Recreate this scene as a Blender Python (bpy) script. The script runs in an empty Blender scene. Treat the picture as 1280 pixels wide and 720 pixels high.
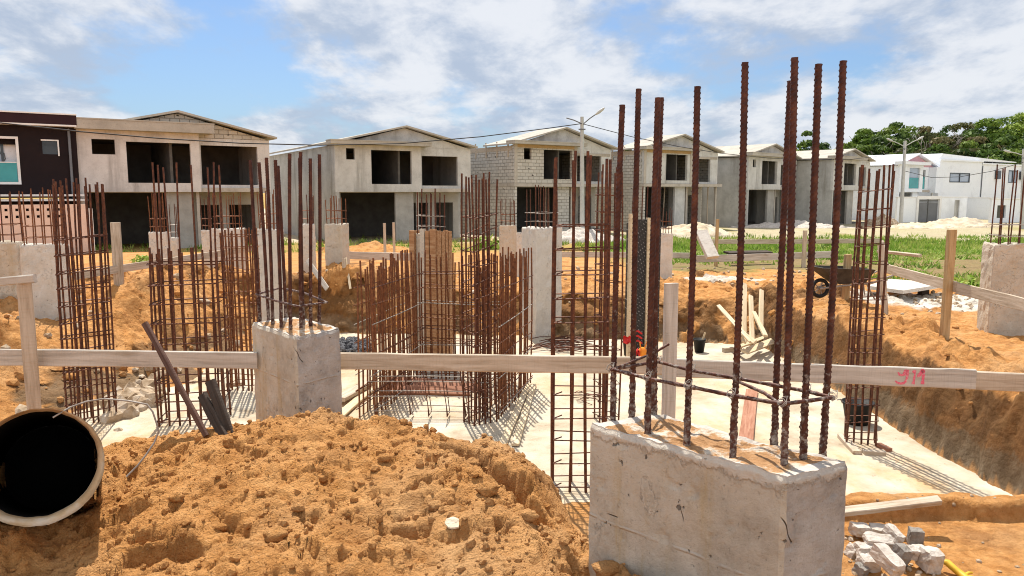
import bpy, math, random
import numpy as np
from mathutils import Vector, Matrix
random.seed(7); RNG = np.random.default_rng(11)
scene = bpy.context.scene
COL = scene.collection
R = math.radians

# ------------------------------------------------------------------ camera
CAMZ = 3.0; PITCH = R(7.2); F = 950.0
cam_d = bpy.data.cameras.new('camera'); cam = bpy.data.objects.new('camera', cam_d); COL.objects.link(cam)
cam.location = (0, 0, CAMZ); cam.rotation_euler = (math.pi/2 - PITCH, 0, 0)
cam_d.sensor_width = 36; cam_d.lens = 36*F/1280; cam_d.clip_start = 0.05; cam_d.clip_end = 4000
scene.camera = cam
def ray(px, py):
    x = (px-640)/F; y = (360-py)/F
    return Vector((x, math.cos(PITCH)+y*math.sin(PITCH), -math.sin(PITCH)+y*math.cos(PITCH)))
def at(px, py, Y):                     # the point seen at a pixel of the photograph, Y metres ahead
    d = ray(px, py); return Vector((0, 0, CAMZ)) + d*(Y/d.y)
def onz(px, py, z):
    d = ray(px, py); return Vector((0, 0, CAMZ)) + d*((z-CAMZ)/d.z)
def zat(py, Y): return at(640, py, Y).z

# ------------------------------------------------------------------ noise (numpy)
def _hash(ix, iy, s):
    h = (ix.astype(np.int64)*374761393 + iy.astype(np.int64)*668265263 + s*982451653) & 0xffffffff
    h = ((h ^ (h >> 13))*1274126177) & 0xffffffff
    h = (h ^ (h >> 16)) & 0xffffffff
    return h/4294967296.0
def perlin(x, y, s=0):
    x = np.asarray(x, float); y = np.asarray(y, float)
    ix = np.floor(x); iy = np.floor(y); fx = x-ix; fy = y-iy
    u = fx*fx*fx*(fx*(fx*6-15)+10); v = fy*fy*fy*(fy*(fy*6-15)+10)
    def g(dx, dy):
        a = _hash(ix+dx, iy+dy, s)*2*math.pi
        return np.cos(a)*(fx-dx)+np.sin(a)*(fy-dy)
    a = g(0,0)*(1-u)+g(1,0)*u; b = g(0,1)*(1-u)+g(1,1)*u
    return (a*(1-v)+b*v)*1.4
def fbm(x, y, s=0, o=4):
    r = 0; a = 1.0; f = 1.0
    for i in range(o):
        r = r + a*perlin(x*f, y*f, s+i*17); a *= .5; f *= 2.03
    return r
def lumps(x, y, cell, s, prob=.7, rmin=.25, rmax=.75):
    x = np.asarray(x, float)/cell; y = np.asarray(y, float)/cell
    ix = np.floor(x); iy = np.floor(y); h = np.zeros_like(x)
    for dx in (-1,0,1):
        for dy in (-1,0,1):
            jx = ix+dx; jy = iy+dy
            px = jx+_hash(jx,jy,s); py = jy+_hash(jx,jy,s+1)
            r = rmin+(rmax-rmin)*_hash(jx,jy,s+2)**2
            r = np.where(_hash(jx,jy,s+3) < prob, r, 0)
            d2 = (x-px)**2+(y-py)**2*(.7+.6*_hash(jx,jy,s+4))
            h = np.maximum(h, np.sqrt(np.maximum(0, r*r-d2)))
    return h*cell
def sstep(a, b, x):
    t = np.clip((x-a)/(b-a), 0, 1); return t*t*(3-2*t)

# ------------------------------------------------------------------ materials
def nt(name):
    m = bpy.data.materials.new(name); m.use_nodes = True
    t = m.node_tree; b = t.nodes['Principled BSDF']
    return m, t, b
def ramp(t, fac, stops):
    r = t.nodes.new('ShaderNodeValToRGB'); e = r.color_ramp.elements
    while len(e) < len(stops): e.new(.5)
    for el, (p, c) in zip(e, stops): el.position = p; el.color = (*c, 1)
    t.links.new(fac, r.inputs[0]); return r.outputs[0]
def coord(t, kind='Object', scale=(1,1,1), rot=(0,0,0)):
    if kind == 'World': c = t.nodes.new('ShaderNodeNewGeometry').outputs['Position']
    else: c = t.nodes.new('ShaderNodeTexCoord').outputs[kind]
    mp = t.nodes.new('ShaderNodeMapping'); mp.inputs['Scale'].default_value = scale; mp.inputs['Rotation'].default_value = rot
    t.links.new(c, mp.inputs['Vector']); return mp.outputs[0]
def noise(t, vec, scale, detail=6, rough=.6, dist=0):
    n = t.nodes.new('ShaderNodeTexNoise'); n.inputs['Scale'].default_value = scale
    n.inputs['Detail'].default_value = detail; n.inputs['Roughness'].default_value = rough; n.inputs['Distortion'].default_value = dist
    t.links.new(vec, n.inputs['Vector']); return n.outputs['Fac']
def mixc(t, fac, a, b, mode='MIX'):
    m = t.nodes.new('ShaderNodeMix'); m.data_type = 'RGBA'; m.blend_type = mode
    for s, v in ((m.inputs[0], fac), (m.inputs[6], a), (m.inputs[7], b)):
        if isinstance(v, (int, float)): s.default_value = v
        elif isinstance(v, tuple): s.default_value = (*v, 1) if len(v) == 3 else v
        else: t.links.new(v, s)
    return m.outputs[2]
def math_(t, op, a, b=0.0, clamp=False):
    m = t.nodes.new('ShaderNodeMath'); m.operation = op; m.use_clamp = clamp
    for s, v in zip(m.inputs, (a, b)):
        if isinstance(v, (int, float)): s.default_value = v
        else: t.links.new(v, s)
    return m.outputs[0]
def smooth_(t, v, lo, hi):
    m = t.nodes.new('ShaderNodeMapRange'); m.interpolation_type = 'SMOOTHSTEP'
    t.links.new(v, m.inputs[0]); m.inputs[1].default_value = lo; m.inputs[2].default_value = hi
    return m.outputs[0]
def bump(t, b, h, strength, dist):
    bn = t.nodes.new('ShaderNodeBump'); bn.inputs['Strength'].default_value = strength; bn.inputs['Distance'].default_value = dist
    t.links.new(h, bn.inputs['Height']); t.links.new(bn.outputs[0], b.inputs['Normal']); return bn
def pm(name, stops, scale=3, rough=.9, bs=0.0, bscale=30, bdist=.01, stretch=(1,1,1), kind='Object', metal=0, detail=6, spec=.25):
    m, t, b = nt(name)
    v = coord(t, kind, stretch)
    b.inputs['Roughness'].default_value = rough; b.inputs['Metallic'].default_value = metal
    b.inputs['Specular IOR Level'].default_value = spec
    if len(stops) == 1: b.inputs['Base Color'].default_value = (*stops[0][1], 1)
    else: t.links.new(ramp(t, noise(t, v, scale, detail), stops), b.inputs['Base Color'])
    if bs: bump(t, b, noise(t, v, bscale, 5), bs, bdist)
    return m
M = {}
def soil_mat(name, ground):
    m, t, b = nt(name); v = coord(t, 'World')
    b.inputs['Roughness'].default_value = .95; b.inputs['Specular IOR Level'].default_value = .15
    n1 = noise(t, v, .9, 7, .62); n2 = noise(t, v, 7, 8, .7); n3 = noise(t, v, 90, 4, .7)
    c = ramp(t, n2, [(.22,(.23,.092,.024)), (.42,(.49,.222,.066)), (.62,(.65,.33,.118)), (.8,(.76,.465,.20))])
    c = mixc(t, math_(t, 'MULTIPLY', smooth_(t, n1, .45, .7), .55), c, (.58,.36,.18))
    c = mixc(t, math_(t, 'MULTIPLY', smooth_(t, noise(t, v, 1.7, 7, .66), .50, .36), .50 if ground else .28), c, (.25,.098,.028))
    c = mixc(t, math_(t, 'MULTIPLY', smooth_(t, n3, .58, .72), .5), c, (.70,.46,.25))
    c = mixc(t, math_(t, 'MULTIPLY', smooth_(t, n3, .42, .30), .6), c, (.20,.085,.03))
    if ground:
        def attr(nm):
            a = t.nodes.new('ShaderNodeAttribute'); a.attribute_name = nm; return a.outputs['Fac']
        # damp clay bared by the cut, its colour also carrying the banks' shade
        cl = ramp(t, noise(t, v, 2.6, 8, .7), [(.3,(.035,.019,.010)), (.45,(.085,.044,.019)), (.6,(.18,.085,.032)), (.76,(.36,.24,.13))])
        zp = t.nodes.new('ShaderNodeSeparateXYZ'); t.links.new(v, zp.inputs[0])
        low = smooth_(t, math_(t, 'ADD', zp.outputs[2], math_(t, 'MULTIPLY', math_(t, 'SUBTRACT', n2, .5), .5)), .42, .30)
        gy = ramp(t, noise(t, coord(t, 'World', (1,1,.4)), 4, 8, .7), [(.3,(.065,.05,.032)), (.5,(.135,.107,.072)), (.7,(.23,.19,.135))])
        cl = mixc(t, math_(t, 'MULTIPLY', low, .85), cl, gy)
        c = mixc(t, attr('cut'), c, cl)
        pw = ramp(t, noise(t, v, 3.0, 7, .7), [(.3,(.50,.42,.32)), (.55,(.72,.66,.58)), (.75,(.80,.76,.70))])
        c = mixc(t, attr('pale'), c, pw)
        dr = ramp(t, noise(t, v, 1.4, 8, .7), [(.3,(.16,.11,.055)), (.5,(.28,.20,.095)), (.66,(.16,.17,.045)), (.8,(.34,.24,.12))])
        gr = ramp(t, noise(t, v, 1.1, 9, .75), [(.3,(.20,.15,.075)), (.46,(.19,.20,.05)), (.60,(.19,.28,.045)), (.75,(.29,.23,.11))])
        c = mixc(t, attr('grass'), c, gr); c = mixc(t, attr('dry'), c, dr)
    t.links.new(c, b.inputs['Base Color'])
    def vor(sc):
        vn = t.nodes.new('ShaderNodeTexVoronoi'); vn.inputs['Scale'].default_value = sc
        wv = t.nodes.new('ShaderNodeVectorMath'); wv.operation = 'ADD'; nz_ = t.nodes.new('ShaderNodeTexNoise'); nz_.inputs['Scale'].default_value = sc*.8; nz_.inputs['Detail'].default_value = 3
        sc_ = t.nodes.new('ShaderNodeVectorMath'); sc_.operation = 'SCALE'; sc_.inputs['Scale'].default_value = .7/sc
        t.links.new(v, nz_.inputs['Vector']); t.links.new(nz_.outputs['Color'], sc_.inputs[0]); t.links.new(v, wv.inputs[0]); t.links.new(sc_.outputs[0], wv.inputs[1]); t.links.new(wv.outputs[0], vn.inputs['Vector'])
        return vn.outputs['Distance']
    h = math_(t, 'ADD', math_(t, 'MULTIPLY', noise(t, v, 26, 8, .75), 1.0), math_(t, 'MULTIPLY', n3, .5))
    for sc, am in (((7,-.9),(17,-.6)) if ground else ((26,-.35),(70,-.30),(150,-.2))): h = math_(t, 'ADD', h, math_(t, 'MULTIPLY', vor(sc), am))
    bump(t, b, h, 1.0, .032 if ground else .026)
    return m
M['soil'] = soil_mat('sandy_soil', False); M['ground'] = soil_mat('ground_soil', True)

def concrete_mat(name, lo, mid, hi, streak=.5, stain=(.36,.26,.11), scale=2.2, bs=.5, fine=0.0, ztop=None):
    m, t, b = nt(name); v = coord(t, 'Object'); vs = coord(t, 'Object', (1,1,.10))
    b.inputs['Roughness'].default_value = .88; b.inputs['Specular IOR Level'].default_value = .2
    c = ramp(t, noise(t, v, scale, 10, .74), [(.28,lo), (.5,mid), (.72,hi)])
    st = smooth_(t, noise(t, vs, scale*2.5, 6, .6), .52, .72)
    c = mixc(t, math_(t, 'MULTIPLY', st, streak), c, stain)
    bl = smooth_(t, noise(t, v, scale*.8, 9, .72, .2), .52, .68)          # damp blotches
    c = mixc(t, math_(t, 'MULTIPLY', bl, .46), c, tuple(x*.62 for x in mid))
    g = noise(t, v, scale*28, 4, .75)
    c = mixc(t, math_(t, 'MULTIPLY', smooth_(t, g, .56, .75), .35), c, hi); c = mixc(t, math_(t, 'MULTIPLY', smooth_(t, g, .44, .28), .45), c, tuple(x*.45 for x in lo))
    sp = smooth_(t, noise(t, v, 30, 3, .5), .69, .73)
    c = mixc(t, math_(t, 'MULTIPLY', sp, .75), c, (.07,.06,.05))
    h = math_(t, 'ADD', noise(t, v, scale*5, 10, .76), math_(t, 'MULTIPLY', sp, -.6))
    if fine:
        # slurry skin left by the shutter: torn edges, drips and scratches
        n = noise(t, coord(t, 'Object', (1,1,.75)), 4.2, 9, .72, .15); area = smooth_(t, noise(t, v, 2.1, 3, .5), .50, .62)
        e1 = smooth_(t, n, .535, .545); edge = math_(t, 'MULTIPLY', math_(t, 'MULTIPLY', e1, smooth_(t, n, .575, .55)), area)
        c = mixc(t, math_(t, 'MULTIPLY', edge, fine*.55), c, tuple(min(1,x*1.2) for x in hi))
        c = mixc(t, math_(t, 'MULTIPLY', math_(t, 'MULTIPLY', e1, area), fine*.25), c, tuple(x*.75 for x in mid))
        e1 = math_(t, 'MULTIPLY', e1, area)
        sc = math_(t, 'ABSOLUTE', math_(t, 'SUBTRACT', noise(t, coord(t, 'Object', (1,1,1.6), (.5,.6,.2)), 1.7, 2, .4, .3), .5))
        scr = math_(t, 'MULTIPLY', smooth_(t, sc, .0035, .0008), smooth_(t, noise(t, v, 4.2, 2), .58, .64))
        c = mixc(t, math_(t, 'MULTIPLY', scr, fine), c, (.13,.10,.07))
        h = math_(t, 'ADD', h, math_(t, 'ADD', math_(t, 'MULTIPLY', e1, .5), math_(t, 'MULTIPLY', scr, -.8)))
    if ztop:                                     # pale crust of grout that ran over the top edge; a cast line lower down
        pz = t.nodes.new('ShaderNodeSeparateXYZ'); t.links.new(coord(t, 'World'), pz.inputs[0])
        rag = math_(t, 'ADD', math_(t, 'MULTIPLY', math_(t, 'SUBTRACT', noise(t, coord(t, 'Object', (1,1,.6)), 11, 7, .75), .5), .17), pz.outputs[2])
        cr = smooth_(t, rag, ztop-.035, ztop-.015)
        c = mixc(t, math_(t, 'MULTIPLY', cr, .6), c, (.70,.645,.56)); h = math_(t, 'ADD', h, math_(t, 'MULTIPLY', cr, .35))
        ln = math_(t, 'ABSOLUTE', math_(t, 'SUBTRACT', math_(t, 'ADD', pz.outputs[2], math_(t, 'MULTIPLY', noise(t, v, 3, 2), .02)), ztop-.315))
        lm = math_(t, 'MULTIPLY', smooth_(t, ln, .008, .001), smooth_(t, noise(t, v, 5, 4), .42, .56)); c = mixc(t, math_(t, 'MULTIPLY', lm, .4), c, (.66,.60,.52)); h = math_(t, 'ADD', h, math_(t, 'MULTIPLY', lm, .3))
    t.links.new(c, b.inputs['Base Color'])
    bump(t, b, h, bs, .025); return m
M['stub'] = concrete_mat('form_concrete', (.33,.28,.22), (.56,.50,.405), (.70,.64,.54), .9, (.48,.335,.13), 2.6, .9, 1.3, 2.16)
M['stubgrey'] = concrete_mat('grey_stucco_concrete', (.26,.235,.21), (.46,.425,.39), (.61,.575,.53), .25, (.31,.26,.20), 4.5, 1.0, 1.2, 2.16)
M['stubpale'] = concrete_mat('pale_concrete', (.48,.44,.38), (.62,.57,.50), (.70,.65,.58), .3, (.48,.40,.28), 2.2, .7, .5)
M['stubtan'] = concrete_mat('tan_concrete', (.38,.33,.26), (.54,.475,.385), (.62,.55,.45), .45, (.43,.31,.16), 2.2, .7, .5)
M['render'] = concrete_mat('house_render', (.33,.32,.30), (.535,.525,.50), (.67,.66,.635), .85, (.28,.265,.24), .55, .3)
M['renderpink'] = concrete_mat('house_render_pale', (.38,.355,.335), (.60,.57,.545), (.73,.70,.675), .85, (.32,.29,.27), .55, .3)
M['sidewall'] = concrete_mat('grey_render', (.27,.265,.245), (.44,.43,.405), (.56,.55,.52), .85, (.24,.225,.195), .45, .3)
M['porchcon'] = concrete_mat('shade_toned_bay_concrete', (.27,.255,.225), (.38,.36,.325), (.47,.45,.41), .6, (.25,.225,.19), .6, .15)  # bay concrete toned darker, the recess shade put into its colour
M['whitewall'] = concrete_mat('white_paint', (.76,.785,.83), (.82,.845,.88), (.86,.875,.90), .10, (.70,.69,.68), .3, .05)
M['bandcon'] = concrete_mat('slab_concrete', (.33,.29,.24), (.46,.41,.35), (.55,.50,.43), .5, (.25,.22,.18), .9, .25)
M['interior'] = pm('shade_dark_inner_block', [(.3,(.09,.085,.08)), (.7,(.15,.142,.13))], 2, .95)  # inner block darker than bare block, room shade put into its colour
M['roofcon'] = concrete_mat('roof_concrete', (.30,.275,.23), (.42,.385,.33), (.52,.48,.41), .4, (.40,.35,.29), .6, .15)
M['fencewall'] = concrete_mat('peach_render', (.60,.46,.38), (.70,.54,.45), (.76,.60,.50), .2, (.55,.42,.34), .5, .1)
def block_mat():
    m, t, b = nt('bare_blockwork'); v = coord(t, 'Object')
    b.inputs['Roughness'].default_value = .95
    s = t.nodes.new('ShaderNodeSeparateXYZ'); t.links.new(v, s.inputs[0])
    cb = t.nodes.new('ShaderNodeCombineXYZ'); t.links.new(math_(t, 'ADD', s.outputs[0], s.outputs[1]), cb.inputs[0]); t.links.new(s.outputs[2], cb.inputs[1])
    wob = noise(t, v, 1.5, 3); 
    br = t.nodes.new('ShaderNodeTexBrick'); t.links.new(cb.outputs[0], br.inputs['Vector'])
    for k, val in (('Color1',(.56,.52,.46,1)),('Color2',(.45,.42,.37,1)),('Mortar',(.25,.22,.18,1)),('Scale',1.0),('Mortar Size',.022),('Mortar Smooth',.3),('Brick Width',.44),('Row Height',.215)): br.inputs[k].default_value = val
    c = mixc(t, smooth_(t, wob, .4, .7), br.outputs['Color'], (.55,.52,.47)); c = mixc(t, .65, c, br.outputs['Color'])
    hole = smooth_(t, noise(t, coord(t,'Object',(1,1,2.2)), 3.1, 2, .4), .69, .72)
    c = mixc(t, hole, c, (.05,.045,.04))
    t.links.new(c, b.inputs['Base Color'])
    h = math_(t, 'ADD', math_(t, 'MULTIPLY', br.outputs['Fac'], -1.0), math_(t, 'MULTIPLY', noise(t, v, 14, 5), .6))
    bump(t, b, h, .6, .03); return m
M['block'] = block_mat()
def rebar_mat(name, c1, c2, c3, ztop=None, reach=.6, amt=.0):
    m, t, b = nt(name); v = coord(t, 'World')
    b.inputs['Roughness'].default_value = .58; b.inputs['Metallic'].default_value = .3; b.inputs['Specular IOR Level'].default_value = .45
    c = ramp(t, noise(t, v, 22, 6, .7), [(.3,c1), (.5,c2), (.72,c3)])
    h = noise(t, v, 160, 4, .7)
    if ztop is not None:
        p = t.nodes.new('ShaderNodeSeparateXYZ'); t.links.new(v, p.inputs[0])
        k = math_(t, 'MAXIMUM', math_(t, 'MULTIPLY', math_(t, 'SUBTRACT', ztop+reach, p.outputs[2]), amt), -.22)
        n = math_(t, 'ADD', noise(t, v, 46, 5, .65), k)
        msk = math_(t, 'MULTIPLY', smooth_(t, n, .56, .74), .92)
        cc = ramp(t, noise(t, v, 75, 5, .7), [(.32,(.10,.07,.055)), (.5,(.28,.235,.20)), (.68,(.46,.41,.365)), (.8,(.60,.56,.51))])
        c = mixc(t, msk, c, cc); h = math_(t, 'ADD', h, msk)
        t.links.new(math_(t, 'MULTIPLY', math_(t, 'SUBTRACT', 1.0, msk), .25), b.inputs['Metallic'])
    t.links.new(c, b.inputs['Base Color']); bump(t, b, h, .5, .003); return m
DK = ((.026,.008,.006), (.072,.021,.012), (.15,.052,.026))
M['bar_near'] = rebar_mat('rusty_rebar_splashed', *DK, 2.15, .36, .42)
M['bar_mid'] = rebar_mat('rusty_rebar_splashed_low', *DK, 2.15, .30, .42)
M['bar_hoop'] = rebar_mat('splashed_hoop', *DK, 2.15, .62, .20)
M['bar'] = rebar_mat('dark_rusty_rebar', (.035,.011,.007), (.10,.032,.015), (.22,.08,.032))
M['bar_or'] = rebar_mat('orange_rusty_rebar', (.07,.025,.012), (.185,.064,.024), (.31,.125,.045))
M['tie'] = pm('grey_steel', [(.3,(.20,.16,.13)), (.7,(.42,.38,.34))], 20, .6, metal=.3)
def wood_mat(name, a, b_, c_, rough=.85):
    m, t, b = nt(name); b.inputs['Roughness'].default_value = rough; b.inputs['Specular IOR Level'].default_value = .2
    v = coord(t, 'Object', (1.0, 14, 14)); v2 = coord(t, 'Object', (22, 1.5, 1.5)); v3 = coord(t, 'Object', (1.5,4,4))
    n = noise(t, v, 2.6, 8, .62, .4)
    c = ramp(t, n, [(.28,a), (.48,b_), (.7,c_)])
    saw = smooth_(t, noise(t, v2, 4, 2), .5, .62)
    c = mixc(t, math_(t, 'MULTIPLY', saw, .09), c, a)
    st = smooth_(t, noise(t, v3, 1.6, 5), .56, .75); c = mixc(t, math_(t, 'MULTIPLY', st, .5), c, (a[0]*.8, a[1]*.65, a[2]*.45))
    kn = t.nodes.new('ShaderNodeTexVoronoi'); kn.inputs['Scale'].default_value = 2.0; t.links.new(coord(t, 'Object', (1,4,4)), kn.inputs['Vector'])
    c = mixc(t, math_(t, 'MULTIPLY', smooth_(t, kn.outputs['Distance'], .13, .05), .75), c, (.12,.06,.03))
    t.links.new(c, b.inputs['Base Color'])
    bump(t, b, math_(t, 'ADD', n, math_(t, 'MULTIPLY', saw, .15)), .5, .006); return m
M['wood'] = wood_mat('weathered_timber', (.30,.225,.155), (.48,.39,.295), (.60,.51,.41))
M['woodgrey'] = wood_mat('greyed_timber', (.30,.26,.22), (.475,.425,.365), (.59,.54,.48))
M['woodnew'] = wood_mat('fresh_timber', (.45,.33,.19), (.62,.49,.32), (.70,.58,.41))
M['woodor'] = wood_mat('oiled_formwork', (.22,.10,.04), (.38,.20,.095), (.54,.36,.21))
M['wooddk'] = wood_mat('dark_timber', (.03,.022,.018), (.06,.045,.035), (.10,.075,.06))
M['woodpost'] = wood_mat('ochre_timber', (.30,.19,.085), (.45,.30,.15), (.55,.40,.23))
M['woodred'] = wood_mat('red_stained_timber', (.22,.09,.05), (.34,.16,.10), (.42,.23,.15))
def film_mat():
    m, t, b = nt('black_film_plywood'); b.inputs['Roughness'].default_value = .45
    v = coord(t, 'Object', (1,1,1)); s = t.nodes.new('ShaderNodeSeparateXYZ'); t.links.new(v, s.inputs[0])
    cb = t.nodes.new('ShaderNodeCombineXYZ'); t.links.new(s.outputs[0], cb.inputs[0]); t.links.new(s.outputs[2], cb.inputs[1])
    mp = t.nodes.new('ShaderNodeMapping'); mp.inputs['Rotation'].default_value = (0,0,R(-38)); t.links.new(cb.outputs[0], mp.inputs[0])
    br = t.nodes.new('ShaderNodeTexBrick'); t.links.new(mp.outputs[0], br.inputs['Vector'])
    for k, val in (('Color1',(.30,.29,.28,1)),('Color2',(.012,.011,.012,1)),('Mortar',(.012,.011,.012,1)),('Scale',1.0),('Mortar Size',.020),('Brick Width',.050),('Row Height',.066),('Bias',-.1)): br.inputs[k].default_value = val
    c = mixc(t, smooth_(t, noise(t, mp.outputs[0], 26, 2), .36, .5), (.012,.011,.012), br.outputs['Color'])
    t.links.new(c, b.inputs['Base Color']); return m
M['film'] = film_mat()
M['black'] = pm('black_rubber', [(.3,(.008,.008,.008)), (.7,(.02,.02,.02))], 8, .6, .3, 40)
M['pipe_shade'] = pm('pipe_inside_shade', [(1,(.012,.012,.012))], rough=.95, spec=.05)  # near-black inner wall: the shade inside the pipe put into its colour
M['pipe'] = pm('pipe_cement', [(.3,(.34,.22,.11)), (.48,(.48,.34,.20)), (.68,(.58,.50,.40))], 9, .9, .5, 40, .01)
M['rubble'] = pm('white_block_rubble', [(.25,(.30,.25,.20)), (.5,(.50,.445,.39)), (.75,(.62,.57,.51))], 12, .95, .8, 45, .012, kind='World')
M['rubblegrey'] = pm('grey_block_rubble', [(.3,(.17,.15,.13)), (.7,(.32,.29,.26))], 12, .95, .8, 45, .012)
M['stone'] = pm('mixed_stone', [(.25,(.18,.11,.055)), (.5,(.40,.30,.20)), (.75,(.60,.54,.46))], 6, .95, .6, 30, .01, kind='World')
M['sandpile'] = pm('pale_sand', [(.3,(.46,.36,.24)), (.5,(.58,.48,.35)), (.7,(.64,.56,.44))], 1.5, .95, .7, 12, .05, kind='World')
M['stake'] = wood_mat('dark_brown_stake', (.06,.03,.022), (.11,.06,.045), (.17,.10,.075))
M['yellow'] = pm('yellow_plastic', [(.3,(.55,.33,.03)), (.7,(.68,.45,.05))], 15, .5)
M['redcloth'] = pm('red_cloth', [(.3,(.55,.03,.03)), (.7,(.75,.06,.05))], 15, .8)
M['orange'] = pm('orange_plastic', [(.3,(.80,.22,.02)), (.7,(.85,.32,.03))], 15, .5)
M['pinkpaint'] = pm('pink_spray_paint', [(.30,(.78,.34,.36)), (.45,(.72,.10,.17)), (.55,(.78,.20,.27)), (.66,(.66,.46,.42))], 70, .85)
M['darkhouse'] = pm('dark_brown_paint', [(.3,(.010,.005,.006)), (.7,(.016,.008,.009))], 1.5, .8)
M['maroon'] = pm('dark_maroon_paint', [(.3,(.026,.010,.013)), (.7,(.036,.014,.018))], 1.5, .8)
M['white'] = pm('white_trim', [(.3,(.72,.71,.69)), (.7,(.82,.81,.80))], 3, .6)
M['teal'] = pm('teal_glass', [(.3,(.02,.24,.25)), (.7,(.04,.34,.35))], 1, .12, spec=.6)
M['winglass'] = pm('window_glass', [(.3,(.30,.36,.45)), (.7,(.42,.48,.58))], .8, .1, spec=.6)
M['darkglass'] = pm('dark_glass', [(1,(.03,.035,.04))], rough=.1, spec=.6)
M['greymetal'] = pm('grey_gate_metal', [(.3,(.13,.135,.145)), (.7,(.18,.185,.20))], 1, .5)
M['lampgrey'] = pm('galvanised_pole', [(.3,(.42,.42,.41)), (.7,(.55,.55,.53))], 4, .5)
M['cable'] = pm('black_cable', [(1,(.035,.033,.035))], rough=.7)
M['barrowblack'] = pm('barrow_steel', [(.3,(.03,.025,.022)), (.7,(.07,.06,.05))], 9, .55)
M['gravel'] = pm('grey_gravel', [(.3,(.06,.06,.065)), (.6,(.18,.18,.19)), (.8,(.30,.30,.30))], 22, .95, 1.0, 60, .03, kind='World')
M['pinkwall'] = concrete_mat('pink_gable', (.55,.30,.34), (.60,.34,.38), (.66,.40,.43), .1)
def leaf_mat(name, dark, mid, light):
    m, t, b = nt(name); b.inputs['Roughness'].default_value = .6; b.inputs['Specular IOR Level'].default_value = .2
    a = t.nodes.new('ShaderNodeAttribute'); a.attribute_name = 'tint'
    c = ramp(t, a.outputs['Fac'], [(.1,dark), (.5,mid), (.9,light)]); t.links.new(c, b.inputs['Base Color'])
    tr = t.nodes.new('ShaderNodeBsdfTranslucent'); t.links.new(c, tr.inputs[0])
    ms = t.nodes.new('ShaderNodeMixShader'); ms.inputs[0].default_value = .3
    t.links.new(b.outputs[0], ms.inputs[1]); t.links.new(tr.outputs[0], ms.inputs[2])
    t.links.new(ms.outputs[0], t.nodes['Material Output'].inputs[0]); return m
M['leaf'] = leaf_mat('tree_leaves', (.028,.055,.012), (.085,.145,.025), (.19,.26,.045))
M['leaflime'] = leaf_mat('bright_tree_leaves', (.035,.07,.012), (.12,.20,.025), (.26,.34,.05))
M['leafbrown'] = leaf_mat('dry_tree_leaves', (.05,.065,.02), (.125,.125,.045), (.20,.165,.075))
M['grassblade'] = leaf_mat('grass_blades', (.12,.19,.03), (.23,.38,.045), (.38,.42,.11))
M['bark'] = pm('pale_bark', [(.3,(.20,.17,.14)), (.7,(.36,.32,.28))], 6, .9)

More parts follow.
